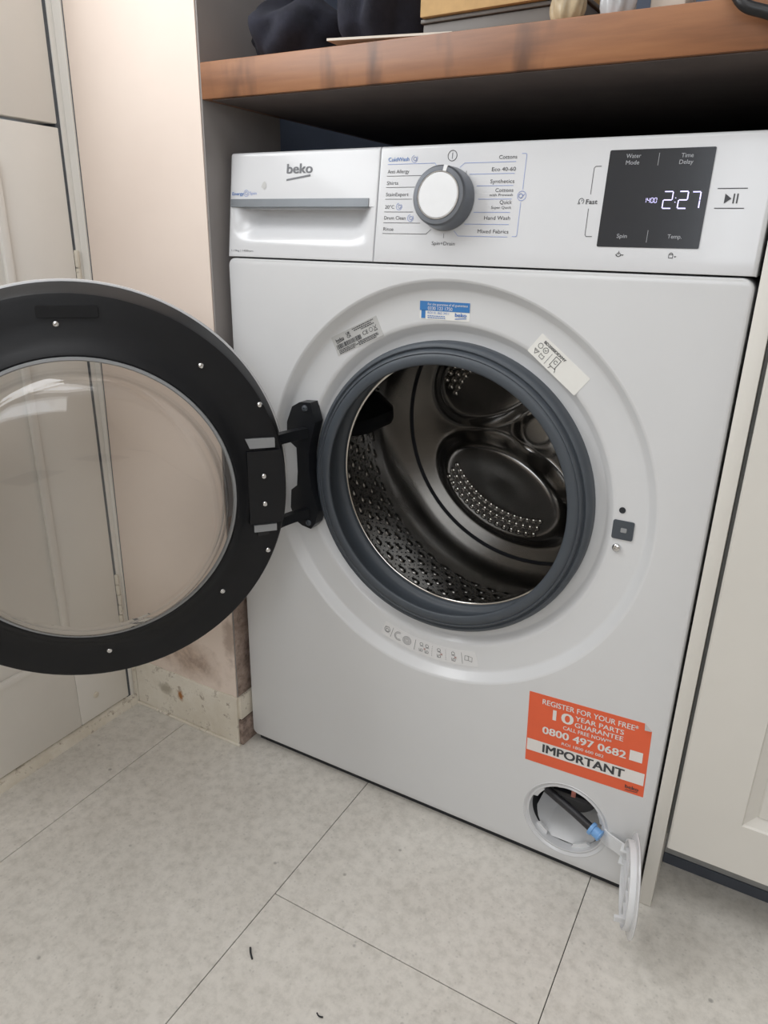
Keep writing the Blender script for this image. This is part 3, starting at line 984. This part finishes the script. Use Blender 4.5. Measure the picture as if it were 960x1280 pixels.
def digit(ch, x, y, w, h, t):
    s = 0.0 * h
    g = t*0.6
    P = {'a': [(x+g, y+h), (x+w-g, y+h)], 'g': [(x+g, y+h/2), (x+w-g, y+h/2)], 'd': [(x+g, y), (x+w-g, y)],
         'f': [(x, y+h-g), (x, y+h/2+g)], 'b': [(x+w, y+h-g), (x+w, y+h/2+g)], 'e': [(x, y+h/2-g), (x, y+g)], 'c': [(x+w, y+h/2-g), (x+w, y+g)]}
    for c in SEG[ch]:
        k.line(P[c], t)
digit('2', 0.5112, 0.0556, 0.0076, 0.0142, 0.0009); digit('2', 0.5243, 0.0556, 0.0074, 0.0142, 0.0010); digit('7', 0.5352, 0.0556, 0.0070, 0.0138, 0.0010)
k.rect(0.5212, 0.0605, 0.5220, 0.0612); k.rect(0.5212, 0.0640, 0.5220, 0.0647); k.cut()
for i, ch in enumerate('1400'):
    digit(ch, 0.4942 + i*0.0031, 0.0605, 0.0020, 0.0040, 0.0004)
k.make('lit_digits', 'segments', dsp)

# programme dial
kf = Frame(pf.p(0.2950, 0.0645, 0), pf.u, pf.v, pf.n)
dial = lathe('programme_dial', kf, [(0.0, 0.001), (0.0312, 0.001), (0.0312, 0.004), (0.0303, 0.010), (0.0296, 0.018), (0.0288, 0.0212), (0.0275, 0.0225), (0.0238, 0.0226), (0.0226, 0.0216), (0.0220, 0.0216), (0.0, 0.0216)], 'dial_grey', wm, seg=72, smooth=35)
lathe('dial_cap', kf, [(0.0219, 0.0215), (0.0219, 0.0224), (0.0212, 0.0230), (0.0, 0.0232)], 'matt_plastic', dial, seg=64)
lathe('chrome_ring', kf, [(0.0232, 0.0222), (0.0230, 0.0229), (0.0222, 0.0229), (0.0220, 0.0222)], 'chrome', dial, seg=72)
pa = math.radians(78)
pr = Frame(kf.p(0, 0, 0), kf.u*math.cos(pa) + kf.v*math.sin(pa), kf.v*math.cos(pa) - kf.u*math.sin(pa), kf.n)
prism('pointer', pr, [(0.0232, -0.0019), (0.0290, -0.0021), (0.0290, 0.0021), (0.0232, 0.0019)], 0.018, 0.0230, 'matt_plastic', dial)

# ---- latch receiver, hole and screw on the right of the surround
RY = 0.0126
sf = Frame((0, RY, 0), (1,0,0), (0,0,1), (0,-1,0))
lk = prism('latch_receiver', sf, rrect(0.5072, 0.5293, 0.4632, 0.4845, 0.002, 3), -0.004, 0.0012, 'rubber', wm, smooth=30)
prism('latch_slot', sf, rrect(0.5160, 0.5222, 0.4715, 0.4765, 0.0008, 2), 0.0008, 0.0018, 'inside_grey', lk, smooth=30)
lathe('drain_hole', Frame((0.5147, RY, 0.4958), (1,0,0), (0,0,1), (0,-1,0)), [(0.0034, 0.0), (0.0034, 0.0006), (0.0024, 0.0006), (0.0, 0.0003)], 'dark_gap', wm, seg=20)
def screw(name, fr, r, parent, mat='chrome'):
    V, F = lathe_data(fr, [(r, 0), (r*0.98, r*0.35), (r*0.7, r*0.6), (r*0.35, r*0.68), (r*0.3, r*0.4), (0.0, r*0.4)], 16)
    return mesh(name, V, F, mat, parent, smooth=45)
screw('screw', Frame((0.5143, RY, 0.4527), (1,0,0), (0,0,1), (0,-1,0)), 0.0048, wm)

# ---- stickers
def quad_frame(tl, tr, bl, y, lift):
    o = Vector((bl[0], y, bl[1]))
    u = Vector((tr[0]-tl[0], 0, tr[1]-tl[1])).normalized()
    v = Vector((-u.z, 0, u.x))
    w = math.hypot(tr[0]-tl[0], tr[1]-tl[1]); h = math.hypot(tl[0]-bl[0], tl[1]-bl[1])
    return Frame(o, u, v, (0, -1, 0)), w, h
def sticker(name, tl, tr, bl, y, mat, label, poly=None):
    fr, w, h = quad_frame(tl, tr, bl, y, 0)
    p = poly(w, h) if poly else rrect(0, w, 0, h, 0.0008, 2)
    return prism(name, fr, p, -0.0002, 0.0003, mat, wm, label=label), fr, w, h
# orange guarantee sticker
st, fr, w, h = sticker('guarantee_sticker', (0.4428, 0.2505), (0.5858, 0.2556), (0.4440, 0.1508), 0.0, 'orange',
                       'orange guarantee sticker reading IMPORTANT', lambda w, h: [(0, 0), (w, 0), (w, h-0.0085), (w-0.0085, h), (0, h)])
fr2 = Frame(fr.p(0, 0, 0), fr.u, fr.v, fr.n)
k = Ink(fr2, 0.0006)
k.rect(0.0012, 0.0158, w-0.0015, 0.0328); k.rect(0.1225, 0.0460, 0.1370, 0.0600)
k.text('REGISTER FOR YOUR FREE*', 0.0170, 0.0870, 0.0072, width=0.1115, bold=0.015)
k.text('10', 0.0310, 0.0690, 0.0142, width=0.0240, bold=0.02)
k.text('YEAR PARTS', 0.0575, 0.0770, 0.0064, width=0.0560, bold=0.015)
k.text('GUARANTEE', 0.0575, 0.0680, 0.0064, width=0.0560, bold=0.015)
k.text('CALL FREE NOW**', 0.0440, 0.0600, 0.0050, width=0.0570, bold=0.015)
k.text('0800 497 0682', 0.0195, 0.0460, 0.0100, width=0.0990, bold=0.025)
k.text('ROI 1800 600 082', 0.0440, 0.0375, 0.0040, width=0.0500, bold=0.008)
k.make('white_print', 'ink_white', st)
k = Ink(fr2, 0.0009)
k.text('IMPORTANT', 0.0215, 0.0190, 0.0115, width=0.0975, bold=0.030)
k.text('beko', 0.1220, 0.0062, 0.0048, width=0.0150, bold=0.02); k.poly([(0.1222, 0.0030), (0.1365, 0.0040), (0.1365, 0.0048), (0.1222, 0.0038)])
k.make('dark_print', 'ink_dark', st)
mesh('curled_corner', [fr.p(w-0.0085, h, 0.0003), fr.p(w, h-0.0085, 0.0003), fr.p(w-0.0075, h-0.0068, 0.0035)], [(0, 1, 2)], 'grey_label', st)
# silver rating label
st, fr, w, h = sticker('rating_label', (0.1466, 0.6456), (0.2092, 0.6761), (0.1574, 0.6241), RY, 'grey_label', 'silver rating label with barcode and CE mark')
k = Ink(fr, 0.0006)
k.text('beko', 0.005, 0.0160, 0.0036, width=0.0120, bold=0.02); k.poly([(0.005, 0.0140), (0.017, 0.0152), (0.017, 0.0160), (0.005, 0.0148)])
k.text('UK', 0.0220, 0.0185, 0.0032, width=0.006, bold=0.02); k.text('CA', 0.0220, 0.0148, 0.0032, width=0.006, bold=0.02)
x = 0.003
while x < 0.040:
    b = random.choice((0.0004, 0.0007, 0.0011)); k.rect(x, 0.0072, x+b, 0.0128); x += b + random.choice((0.0004, 0.0007))
k.text('CE', 0.0440, 0.0098, 0.0046, width=0.008)
k.ring(0.0565, 0.0122, 0.0024, 0.0004); k.line([(0.0605, 0.0150), (0.0650, 0.0100)], 0.0005); k.line([(0.0650, 0.0150), (0.0605, 0.0100)], 0.0005); k.line([(0.0605, 0.0092), (0.0650, 0.0092)], 0.0008)
for y, x0, x1 in ((0.0214, 0.032, 0.064), (0.0192, 0.034, 0.060), (0.0050, 0.004, 0.030), (0.0050, 0.034, 0.064), (0.0032, 0.004, 0.064), (0.0014, 0.004, 0.028), (0.0014, 0.034, 0.060), (0.0172, 0.044, 0.064)):
    x = x0
    while x < x1:
        b = random.uniform(0.001, 0.003); k.rect(x, y, min(x+b, x1), y+0.0011); x += b + 0.0006
k.make('label_print', 'ink_dark', st)
# blue helpline sticker
st, fr, w, h = sticker('helpline_sticker', (0.2665, 0.6960), (0.3269, 0.6965), (0.2663, 0.6764), RY, 'paper', 'small blue and white helpline sticker')
k = Ink(fr, 0.0006); k.rect(0.0, h*0.48, w, h); k.rect(0.002, 0.001, 0.0070, h*0.5); k.make('blue_print', 'sticker_blue', st)
k = Ink(fr, 0.0009); k.text('For the guarantee of all guarantees', 0.0100, 0.0152, 0.0026, width=0.0480); k.text('0330 123 1750', 0.0100, 0.0104, 0.0036, width=0.0300); k.make('white_print', 'ink_white', st)
k = Ink(fr, 0.0009); k.text('ROI 01 862 3411', 0.0100, 0.0062, 0.0024, width=0.0260)
for y, x1 in ((0.0036, 0.030), (0.0016, 0.032)):
    x = 0.010
    while x < x1:
        b = random.uniform(0.0015, 0.003); k.rect(x, y, x+b, y+0.0008); x += b+0.0006
k.text('beko', 0.0435, 0.0046, 0.0040, width=0.0135, bold=0.025); k.poly([(0.0435, 0.0016), (0.0570, 0.0028), (0.0570, 0.0036), (0.0435, 0.0024)])
k.make('blue_lettering', 'ink_blue', st)
# white product label (its square code left out)
st, fr, w, h = sticker('product_label', (0.4087, 0.6719), (0.4635, 0.6302), (0.3949, 0.6523), RY, 'paper', 'white product label with line icons')
k = Ink(fr, 0.0006)
k.text('BD2000DEXMY', 0.0080, 0.0180, 0.0030, width=0.0300, bold=0.02)
k.ring(0.0075, 0.0135, 0.0026, 0.0005); k.ring(0.0150, 0.0135, 0.0028, 0.0005); k.line([(0.0138, 0.0135), (0.0148, 0.0124), (0.0164, 0.0146)], 0.0005)
k.line([(0.0045, 0.0080), (0.0105, 0.0080), (0.0075, 0.0035), (0.0045, 0.0080)], 0.0005); k.line([(0.0058, 0.0068), (0.0092, 0.0068)], 0.0005)
k.line([(0.0130, 0.0040), (0.0180, 0.0040), (0.0180, 0.0080), (0.0155, 0.0072), (0.0130, 0.0080), (0.0130, 0.0040)], 0.0005)
k.line([(0.0225, 0.0025), (0.0225, 0.0155)], 0.0004)
k.line([(0.0275, 0.0055), (0.0275, 0.0165), (0.0345, 0.0165), (0.0345, 0.0055), (0.0275, 0.0055)], 0.0006); k.ring(0.0310, 0.0115, 0.0018, 0.0005, 30, 330); k.line([(0.0300, 0.0055), (0.0285, 0.0020)], 0.0006); k.line([(0.0345, 0.0070), (0.0370, 0.0030)], 0.0006)
k.make('label_print', 'ink_dark', st)
# clear pictogram label on the lower part of the surround
sfc = Frame((CX, RY, CZ), (1,0,0), (0,0,1), (0,-1,0))
a0, a1 = math.radians(-111), math.radians(-74.5)
arc = [(0.2295*math.cos(a0+(a1-a0)*i/12), 0.2295*math.sin(a0+(a1-a0)*i/12)) for i in range(13)] + [(0.2080*math.cos(a1+(a0-a1)*i/12), 0.2080*math.sin(a1+(a0-a1)*i/12)) for i in range(13)]
st = prism('pictogram_label', sfc, arc, -0.0002, 0.0003, 'clear_label', wm, label='clear label with a row of small washing pictograms')
k = Ink(sfc, 0.0006)
def pol(a, r):
    a = math.radians(a); return (r*math.cos(a), r*math.sin(a))
for a in (-107.2, -97.8, -80.0):
    k.line([pol(a, 0.2110), pol(a, 0.2265)], 0.0005)
for a in (-91.2, -86.0):
    for q in range(6):
        k.line([pol(a, 0.2110+q*0.0027), pol(a, 0.2122+q*0.0027)], 0.0004)
x, y = pol(-109.2, 0.2185); k.ring(x, y, 0.0042, 0.0005); k.ring(x, y-0.001, 0.0024, 0.0005); k.line([(x-0.003, y+0.004), (x+0.003, y+0.004)], 0.0005)
x, y = pol(-104.4, 0.2185); k.ring(x, y, 0.0062, 0.0005, 60, 300); k.ring(x, y, 0.0045, 0.0004, 60, 300)
x, y = pol(-101.0, 0.2185); k.ring(x, y, 0.0060, 0.0005); k.ring(x, y, 0.0042, 0.0005); k.ring(x, y, 0.0022, 0.0005)
for a in (-95.4, -93.2, -88.6, -83.2):
    x, y = pol(a, 0.2140); k.ring(x, y, 0.0022, 0.0005); k.line([(x-0.002, y-0.003), (x+0.003, y-0.003)], 0.0005)
    x, y = pol(a, 0.2230); k.line([(x-0.0025, y+0.002), (x-0.002, y-0.002), (x+0.0025, y-0.0015)], 0.0005); k.ring(x+0.001, y, 0.0018, 0.0005)
x, y = pol(-77.6, 0.2185); k.line([(x-0.005, y+0.003), (x-0.005, y-0.0035), (x, y-0.0025), (x+0.005, y-0.0035), (x+0.005, y+0.003), (x, y+0.0035), (x-0.005, y+0.003)], 0.0005); k.line([(x, y+0.0035), (x, y-0.0025)], 0.0005)
k.make('pictograms', 'ink_grey', st)
k = Ink(sfc, 0.0007)
for a in (-94.0, -87.6, -82.4):
    x, y = pol(a, 0.2195); k.line([(x-0.0014, y-0.0012), (x+0.0014, y+0.0012)], 0.0006); k.line([(x-0.0014, y+0.0012), (x+0.0014, y-0.0012)], 0.0006); k.cut()
k.make('red_cross', 'red_tag', st)

# ---- hinge
hp = [(0.1094, 0.5647), (0.1257, 0.5659), (0.1292, 0.5521), (0.1328, 0.5413), (0.1267, 0.521), (0.1224, 0.4988), (0.122, 0.4751), (0.1264, 0.4502), (0.1359, 0.4224), (0.1306, 0.4035),
      (0.1234, 0.3948), (0.1092, 0.3971), (0.099, 0.4022), (0.0912, 0.4196), (0.093, 0.4448), (0.1024, 0.4527), (0.104, 0.472), (0.1029, 0.5041), (0.0881, 0.5136), (0.0889, 0.5369), (0.0975, 0.5576)]
hinge = prism('door_hinge', XZ, hp, -0.014, 0.004, 'hinge_black', wm)
screw('screw', Frame((0.1176, -0.004, 0.5578), (1,0,0), (0,0,1), (0,-1,0)), 0.0042, hinge, 'rubber')
screw('screw', Frame((0.1200, -0.004, 0.4032), (1,0,0), (0,0,1), (0,-1,0)), 0.0042, hinge, 'rubber')

# ---- the open door
TH = math.radians(-131.0)
DC = Vector((-0.0220, -0.2315, 0.475))
DU = Vector((math.cos(TH), math.sin(TH), 0))
DN = Vector((-math.sin(TH), math.cos(TH), 0))     # inner side, towards the camera
df = Frame(DC, DU, (0,0,1), DN)
door = lathe('door', df, [(0.2355, -0.0420), (0.2348, -0.0395), (0.2282, -0.0050), (0.2262, -0.0012), (0.2220, 0.0003), (0.2000, 0.0012), (0.1850, 0.0040), (0.1750, 0.0105), (0.1690, 0.0160),
      (0.1662, 0.0172), (0.1640, 0.0160), (0.1632, 0.0110), (0.1640, 0.0070), (0.1900, -0.0420)], 'black_plastic', wm, seg=128, smooth=40, closed=True)
lathe('outer_ring', df, [(0.2358, -0.0420), (0.2375, -0.0428), (0.2382, -0.0455), (0.2370, -0.0500), (0.2300, -0.0545), (0.2000, -0.0580), (0.1930, -0.0560), (0.1910, -0.0520), (0.1905, -0.0425)], 'white_plastic', door, seg=128, smooth=45, closed=True)
lathe('glass_bowl', df, [(0.1636, 0.0135), (0.1600, 0.0150), (0.1560, 0.0175), (0.1535, 0.0230), (0.1510, 0.0340), (0.1470, 0.0450), (0.1400, 0.0530), (0.1290, 0.0580), (0.1000, 0.0610), (0.0500, 0.0625), (0.0, 0.0630),
      (0.0, 0.0580), (0.0500, 0.0575), (0.0990, 0.0560), (0.1260, 0.0532), (0.1360, 0.0485), (0.1425, 0.0418), (0.1462, 0.0325), (0.1488, 0.0220), (0.1520, 0.0140), (0.1580, 0.0110), (0.1636, 0.0105)], 'glass', door, seg=128, smooth=80)
lathe('glass_flange', df, [(0.1645, 0.0160), (0.1638, 0.0178), (0.1612, 0.0182), (0.1600, 0.0160)], 'inside_grey', door, seg=128, smooth=60)
for u, z, c in ((0.008, 0.1956, 0.0014), (-0.1346, 0.148, 0.0012), (-0.1985, 0.1003, 0.0003), (-0.2016, -0.0852, 0.0004), (-0.142, -0.1337, 0.0014), (-0.0019, -0.1937, 0.0014), (0.14, 0.137, 0.0012), (0.14, -0.137, 0.0012), (0.197, 0.0, 0.0012)):
    screw('screw', Frame(df.p(u, z, c), DU, (0,0,1), DN), 0.0035, door)
# hinge cover with two screws, slots for the arms
hc = []
for z in [-0.046 + 0.092*i/8 for i in range(9)]:
    hc.append((-math.sqrt(0.2255**2 - z*z), z))
hc += [(-0.1800, 0.046), (-0.1800, -0.046)]
prism('hinge_cover', df, hc, -0.004, 0.0075, 'black_plastic', door)
for z in (0.0268-0.012, -0.0205):
    screw('screw', Frame(df.p(-0.199, z+0.0, 0.0075), DU, (0,0,1), DN), 0.0035, door)
prism('arm_slot', df, [(-0.2140, 0.0490), (-0.1840, 0.0490), (-0.1790, 0.0610), (-0.2140, 0.0600)], -0.002, 0.0052, 'inside_grey', door)
prism('arm_slot', df, [(-0.2130, -0.0580), (-0.1850, -0.0580), (-0.1850, -0.0490), (-0.2130, -0.0490)], -0.002, 0.0052, 'inside_grey', door)
# catch lip near the top of the door face
prism('moulded_lip', df, rrect(-0.034, 0.026, 0.2020, 0.2140, 0.002, 2), 0.0, 0.0026, 'black_plastic', door, smooth=30)
# hinge arms
for z0, z1 in ((0.5200, 0.5330), (0.4110, 0.4235)):
    path = spline([(0.1180, -0.004, 0), (0.1120, -0.026, 0), (0.1080, -0.050, 0), (0.1090, -0.072, 0), (0.1010, -0.088, 0)], 6)
    V, F = [], []
    for i, p in enumerate(path):
        t = (path[min(i+1, len(path)-1)] - path[max(0, i-1)]).normalized()
        s = Vector((t.y, -t.x, 0))*0.005
        for a, b in ((-1, z0), (1, z0), (1, z1), (-1, z1)):
            V.append((p.x + s.x*a, p.y + s.y*a, b))
    for i in range(len(path)-1):
        for q in range(4):
            F.append((i*4+q, i*4+(q+1) % 4, i*4+4+(q+1) % 4, i*4+4+q))
    F += [(0,1,2,3), tuple(len(V)-4+q for q in range(4))]
    mesh('hinge_arm', V, F, 'hinge_black', hinge, smooth=40)

# ---- filter opening, lower right
ff = Frame((FXC, 0, FZC), (1,0,0), (0,0,1), (0,1,0))
fo = lathe('filter_frame', ff, [(0.0545, 0.0), (0.0538, -0.0006), (0.0525, -0.0002), (0.0512, 0.0016), (0.0500, 0.0022), (0.0482, 0.0010), (0.0472, 0.0012), (0.0468, 0.0040), (0.0466, 0.0140)], 'white_plastic', wm, seg=72, smooth=45)
lathe('filter_housing', ff, [(0.0466, 0.0140), (0.0490, 0.0160), (0.0500, 0.0800), (0.0, 0.0820)], 'dark_gap', fo, seg=48)
mesh('drip_tray', [(0.4555, 0.012, 0.0500), (0.5495, 0.012, 0.0500), (0.5420, 0.066, 0.0740), (0.4630, 0.066, 0.0740), (0.475, 0.012, 0.0370), (0.530, 0.012, 0.0370), (0.522, 0.066, 0.0620), (0.483, 0.066, 0.0620)], [(4,5,6,7), (0,4,7,3), (5,1,2,6)], 'matt_plastic', fo)
box('upper_bracket', (0.486, 0.030, 0.108), (0.500, 0.036, 0.124), 'inside_grey', fo, bevel=0.001)
box('upper_bracket', (0.513, 0.026, 0.104), (0.528, 0.034, 0.122), 'matt_plastic', fo, bevel=0.001)
for a, da in ((100, 14), (62, 10), (20, 13), (-60, 16), (-130, 12), (150, 14)):
    a0, a1 = math.radians(a-da), math.radians(a+da)
    tab = [(0.0470*math.cos(a0+(a1-a0)*i/6), 0.0470*math.sin(a0+(a1-a0)*i/6)) for i in range(7)] + [(0.0415*math.cos(a1+(a0-a1)*i/6*0.75-(a1-a0)*0.12), 0.0415*math.sin(a1+(a0-a1)*i/6*0.75-(a1-a0)*0.12)) for i in range(7)]
    prism('locking_tab', ff, tab, 0.008, 0.012, 'matt_plastic', fo)
# pump filter cap inside
lathe('pump_filter', Frame((0.500, 0.052, 0.092), (1,0,0), (0,0,1), (0,-1,0)), [(0.033, -0.01), (0.033, 0.008), (0.031, 0.010), (0.0, 0.010)], 'hose', fo, seg=40)
box('filter_handle', (0.476, 0.030, 0.088), (0.524, 0.042, 0.096), 'hose', fo, bevel=0.002)
box('warning_tag', (0.5035, 0.0130, 0.1080), (0.5090, 0.0140, 0.1270), 'red_tag', fo)
V, F = tube_data(spline([(0.4600, 0.020, 0.1075), (0.482, 0.013, 0.1010), (0.512, 0.004, 0.0940), (0.537, -0.004, 0.0870)], 8), 0.0052, 14)
hs = mesh('drain_hose', V, F, 'hose', wm, smooth=60, label='black drain hose')
hd = Vector((0.025, -0.008, -0.0070)).normalized()
hf = Frame((0.536, -0.0035, 0.0873), hd.cross(Vector((0,0,1))), hd.cross(hd.cross(Vector((0,0,1)))), hd)
lathe('blue_plug', hf, [(0.0, -0.001), (0.0082, -0.001), (0.0086, 0.0010), (0.0082, 0.0030), (0.0066, 0.0036), (0.0066, 0.0110), (0.0074, 0.0116), (0.0074, 0.0135), (0.0055, 0.0145), (0.0, 0.0145)], 'blue_cap', hs, seg=28, smooth=35)

# flap hanging open beside it
FC = Vector((0.5953, -0.0620, 0.0845))
fa = math.radians(14)
fn = Vector((-math.cos(fa), -math.sin(fa), 0.0))          # ribbed inner face
fu = Vector((math.sin(fa), -math.cos(fa), 0.0))           # towards the free edge
fp = Frame(FC, fu, (0, 0, 1), fn)
flap = lathe('filter_flap', fp, [(0.0, 0.0), (0.0530, 0.0), (0.0555, -0.0012), (0.0560, -0.0026), (0.0545, -0.0036), (0.0, -0.0044)], 'white_plastic', wm, seg=64, smooth=40, label='round white filter flap hanging open')
lathe('inner_rim', fp, [(0.0470, -0.0002), (0.0470, 0.0065), (0.0452, 0.0065), (0.0452, -0.0002)], 'matt_plastic', flap, seg=64)
for b in (-0.028, -0.010, 0.010, 0.028):
    L = math.sqrt(0.045**2 - b*b)
    prism('rib', fp, [(-L, b-0.0008), (L, b-0.0008), (L, b+0.0008), (-L, b+0.0008)], -0.0002, 0.0045, 'matt_plastic', flap)
prism('rib', fp, [(-0.001, -0.045), (0.001, -0.045), (0.001, 0.045), (-0.001, 0.045)], -0.0002, 0.0045, 'matt_plastic', flap)
prism('catch', fp, [(0.030, -0.022), (0.034, -0.022), (0.034, -0.016), (0.030, -0.016)], -0.0002, 0.0165, 'matt_plastic', flap)
# strap from the opening to the flap
sp = spline([(0.5470, 0.006, 0), (0.5560, -0.0015, 0), (0.5680, -0.0060, 0), (0.5770, -0.0105, 0), (0.5835, -0.0190, 0)], 5)
V, F = [], []
for i, p in enumerate(sp):
    t = (sp[min(i+1, len(sp)-1)] - sp[max(0, i-1)]).normalized()
    s = Vector((t.y, -t.x, 0))*0.0011
    hh = 0.0115 - 0.002*math.sin(PI*i/(len(sp)-1))
    for a, b in ((-1, 0.0785-hh), (1, 0.0785-hh), (1, 0.0785+hh), (-1, 0.0785+hh)):
        V.append((p.x+s.x*a, p.y+s.y*a, b))
for i in range(len(sp)-1):
    for q in range(4):
        F.append((i*4+q, i*4+(q+1) % 4, i*4+4+(q+1) % 4, i*4+4+q))
F += [(0,1,2,3), tuple(len(V)-4+q for q in range(4))]
mesh('strap', V, F, 'matt_plastic', flap, smooth=40)
box('strap_clip', (0.5745, -0.0230, 0.0680), (0.5850, -0.0100, 0.0705), 'matt_plastic', flap, bevel=0.0008)
box('strap_clip', (0.5745, -0.0230, 0.0865), (0.5850, -0.0100, 0.0890), 'matt_plastic', flap, bevel=0.0008)

# ================================================================== THINGS ON THE WORKTOP
WT = 0.9428
def cloth(name, cx, cy, rx, ry, h, seed, lobes=()):
    rnd = random.Random(seed)
    ph = [rnd.uniform(0, 6.28) for _ in range(8)]
    V, F = [], []
    nu, nv = 72, 26
    for j in range(nv+1):
        t = j/nv
        for i in range(nu):
            a = 2*PI*i/nu
            fold = 0.13*abs(math.sin(1.5*a+ph[0]+t*2.2)) + 0.09*abs(math.sin(3.5*a+ph[1]-t*3.5)) + 0.05*math.sin(7*a+ph[2]+t*6)
            prof = (0.78 + 0.26*math.sin(PI*min(1, t*1.15))) * (1 - max(0, t-0.55)**1.6*2.9)
            crease = 0.10*abs(math.sin(2.1*PI*t + 1.7*math.sin(a+ph[3]) + ph[5]))*math.sin(a*1.0+ph[6])
            prof = max(prof, 0.0)
            r = prof*(0.84 + fold + crease)
            z = WT + h*t + (0.012*math.sin(3*a+ph[4])*t)
            V.append((cx + rx*r*math.cos(a), cy + ry*r*math.sin(a), z))
    for j in range(nv):
        for i in range(nu):
            b = j*nu
            F.append((b+i, b+(i+1) % nu, b+nu+(i+1) % nu, b+nu+i))
    F.append(tuple(range(nu))); F.append(tuple(nv*nu+i for i in range(nu)))
    return mesh(name, V, F, 'navy', smooth=80)
tag(cloth('folded_jacket', 0.176, 0.110, 0.050, 0.098, 0.17, 3), 'dark navy jacket heaped on the worktop beside the tan box', 'clothing')
tag(cloth('rolled_jumper', 0.060, 0.090, 0.056, 0.080, 0.085, 11), 'low dark navy jumper bundled at the left end of the worktop', 'clothing')

tr = empty('storage_tin', (0.245, 0.035, WT), 'dull grey tin lying under the tan box on the worktop', 'tin')
box('tin_body', (0.2450, 0.037, WT+0.0002), (0.415, 0.20, WT+0.0230), 'tray', tr, bevel=0.002)
box('tin_lid', (0.2430, 0.035, WT+0.0232), (0.417, 0.202, WT+0.0272), 'tray', tr, bevel=0.0012)
bx = empty('cardboard_box', (0.245, 0.030, WT+0.0275), 'tan cardboard box resting on the grey tin', 'box')
box('box_body', (0.2450, 0.030, WT+0.0275), (0.405, 0.18, WT+0.18), 'card', bx, bevel=0.001)
box('box_flap', (0.2455, 0.031, WT+0.1803), (0.4045, 0.104, WT+0.1820), 'card', bx)
box('box_flap', (0.2455, 0.106, WT+0.1803), (0.4045, 0.179, WT+0.1820), 'card', bx)
tr.rotation_euler.z = -0.06
bx.rotation_euler.z = -0.06
V, F = [], []
for z0, z1, x in ((0.0072, 0.0094, 0.158), (0.0002, 0.0022, 0.300)):
    for y in (-0.010, 0.010):
        V += [(x, y, WT+z0), (x, y, WT+z1)]
F = [(0,1,3,2), (4,5,7,6), (0,1,5,4), (2,3,7,6), (0,2,6,4), (1,3,7,5)]
tag(mesh('card_sheet', V, F, 'pale_card'), 'thin pale card lying along the front edge of the worktop', 'card')

def bag(name, cx, cy, rx, ry, h, mat, seed):
    rnd = random.Random(seed)
    V, F = [], []
    nu, nv = 40, 16
    ph = [rnd.uniform(0, 6.28) for _ in range(4)]
    for j in range(nv+1):
        t = j/nv
        for i in range(nu):
            a = 2*PI*i/nu
            r = (0.75+0.3*math.sin(PI*t**0.7))*(1+0.10*math.sin(5*a+ph[0]+5*t)+0.07*math.sin(9*a+ph[1]-7*t))*(1-0.75*t**3)
            V.append((cx+rx*r*math.cos(a), cy+ry*r*math.sin(a), WT+h*t))
    for j in range(nv):
        for i in range(nu):
            F.append((j*nu+i, j*nu+(i+1) % nu, (j+1)*nu+(i+1) % nu, (j+1)*nu+i))
    F.append(tuple(range(nu))); F.append(tuple(nv*nu+i for i in range(nu)))
    return mesh(name, V, F, mat, smooth=60)
tag(bag('plastic_bag', 0.4085, -0.002, 0.0145, 0.0115, 0.05, 'bag', 5), 'crumpled cream plastic bag at the front of the worktop', 'bag')
tag(bag('clear_pouch', 0.4500, 0.010, 0.0150, 0.0180, 0.06, 'clear_plastic', 8), 'shiny clear plastic pouch right of the cream bag', 'pouch')
pb = box('paper_packet', (0.474, 0.020, WT+0.0002), (0.504, 0.070, WT+0.060), 'pale_card', bevel=0.003)
tag(pb, 'pale paper packet on the worktop right of the clear pouch', 'packet')
V, F = tube_data(spline([(0.536, 0.090, WT+0.075), (0.535, -0.010, WT+0.032), (0.5527, -0.0300, 0.9373), (0.5740, -0.0300, 0.9268), (0.610, -0.030, 0.914), (0.68, -0.028, 0.912), (0.74, -0.026, 0.935), (0.77, 0.0, WT+0.006), (0.80, 0.10, WT+0.0055)], 8), 0.0045, 12)
tag(mesh('power_cable', V, F, 'cable', smooth=60), 'black cable looping over the front edge of the worktop', 'cable')

# ================================================================== CRUMBS ON THE FLOOR
def crumb(pts, r, lab):
    V, F = tube_data(spline(pts, 4), r, 6)
    tag(mesh('floor_crumb', V, F, 'dark_gap', smooth=60), lab, 'debris')
crumb([(0.2310, -0.2890, 0.0012), (0.2355, -0.2940, 0.0016), (0.2420, -0.2990, 0.0012)], 0.0011, 'dark straight crumb on the floor just right of the long tile joint')
crumb([(0.3385, -0.3120, 0.0010), (0.3425, -0.3140, 0.0014), (0.3465, -0.3125, 0.0010)], 0.0008, 'small dark curl at the bottom edge of the floor in view')
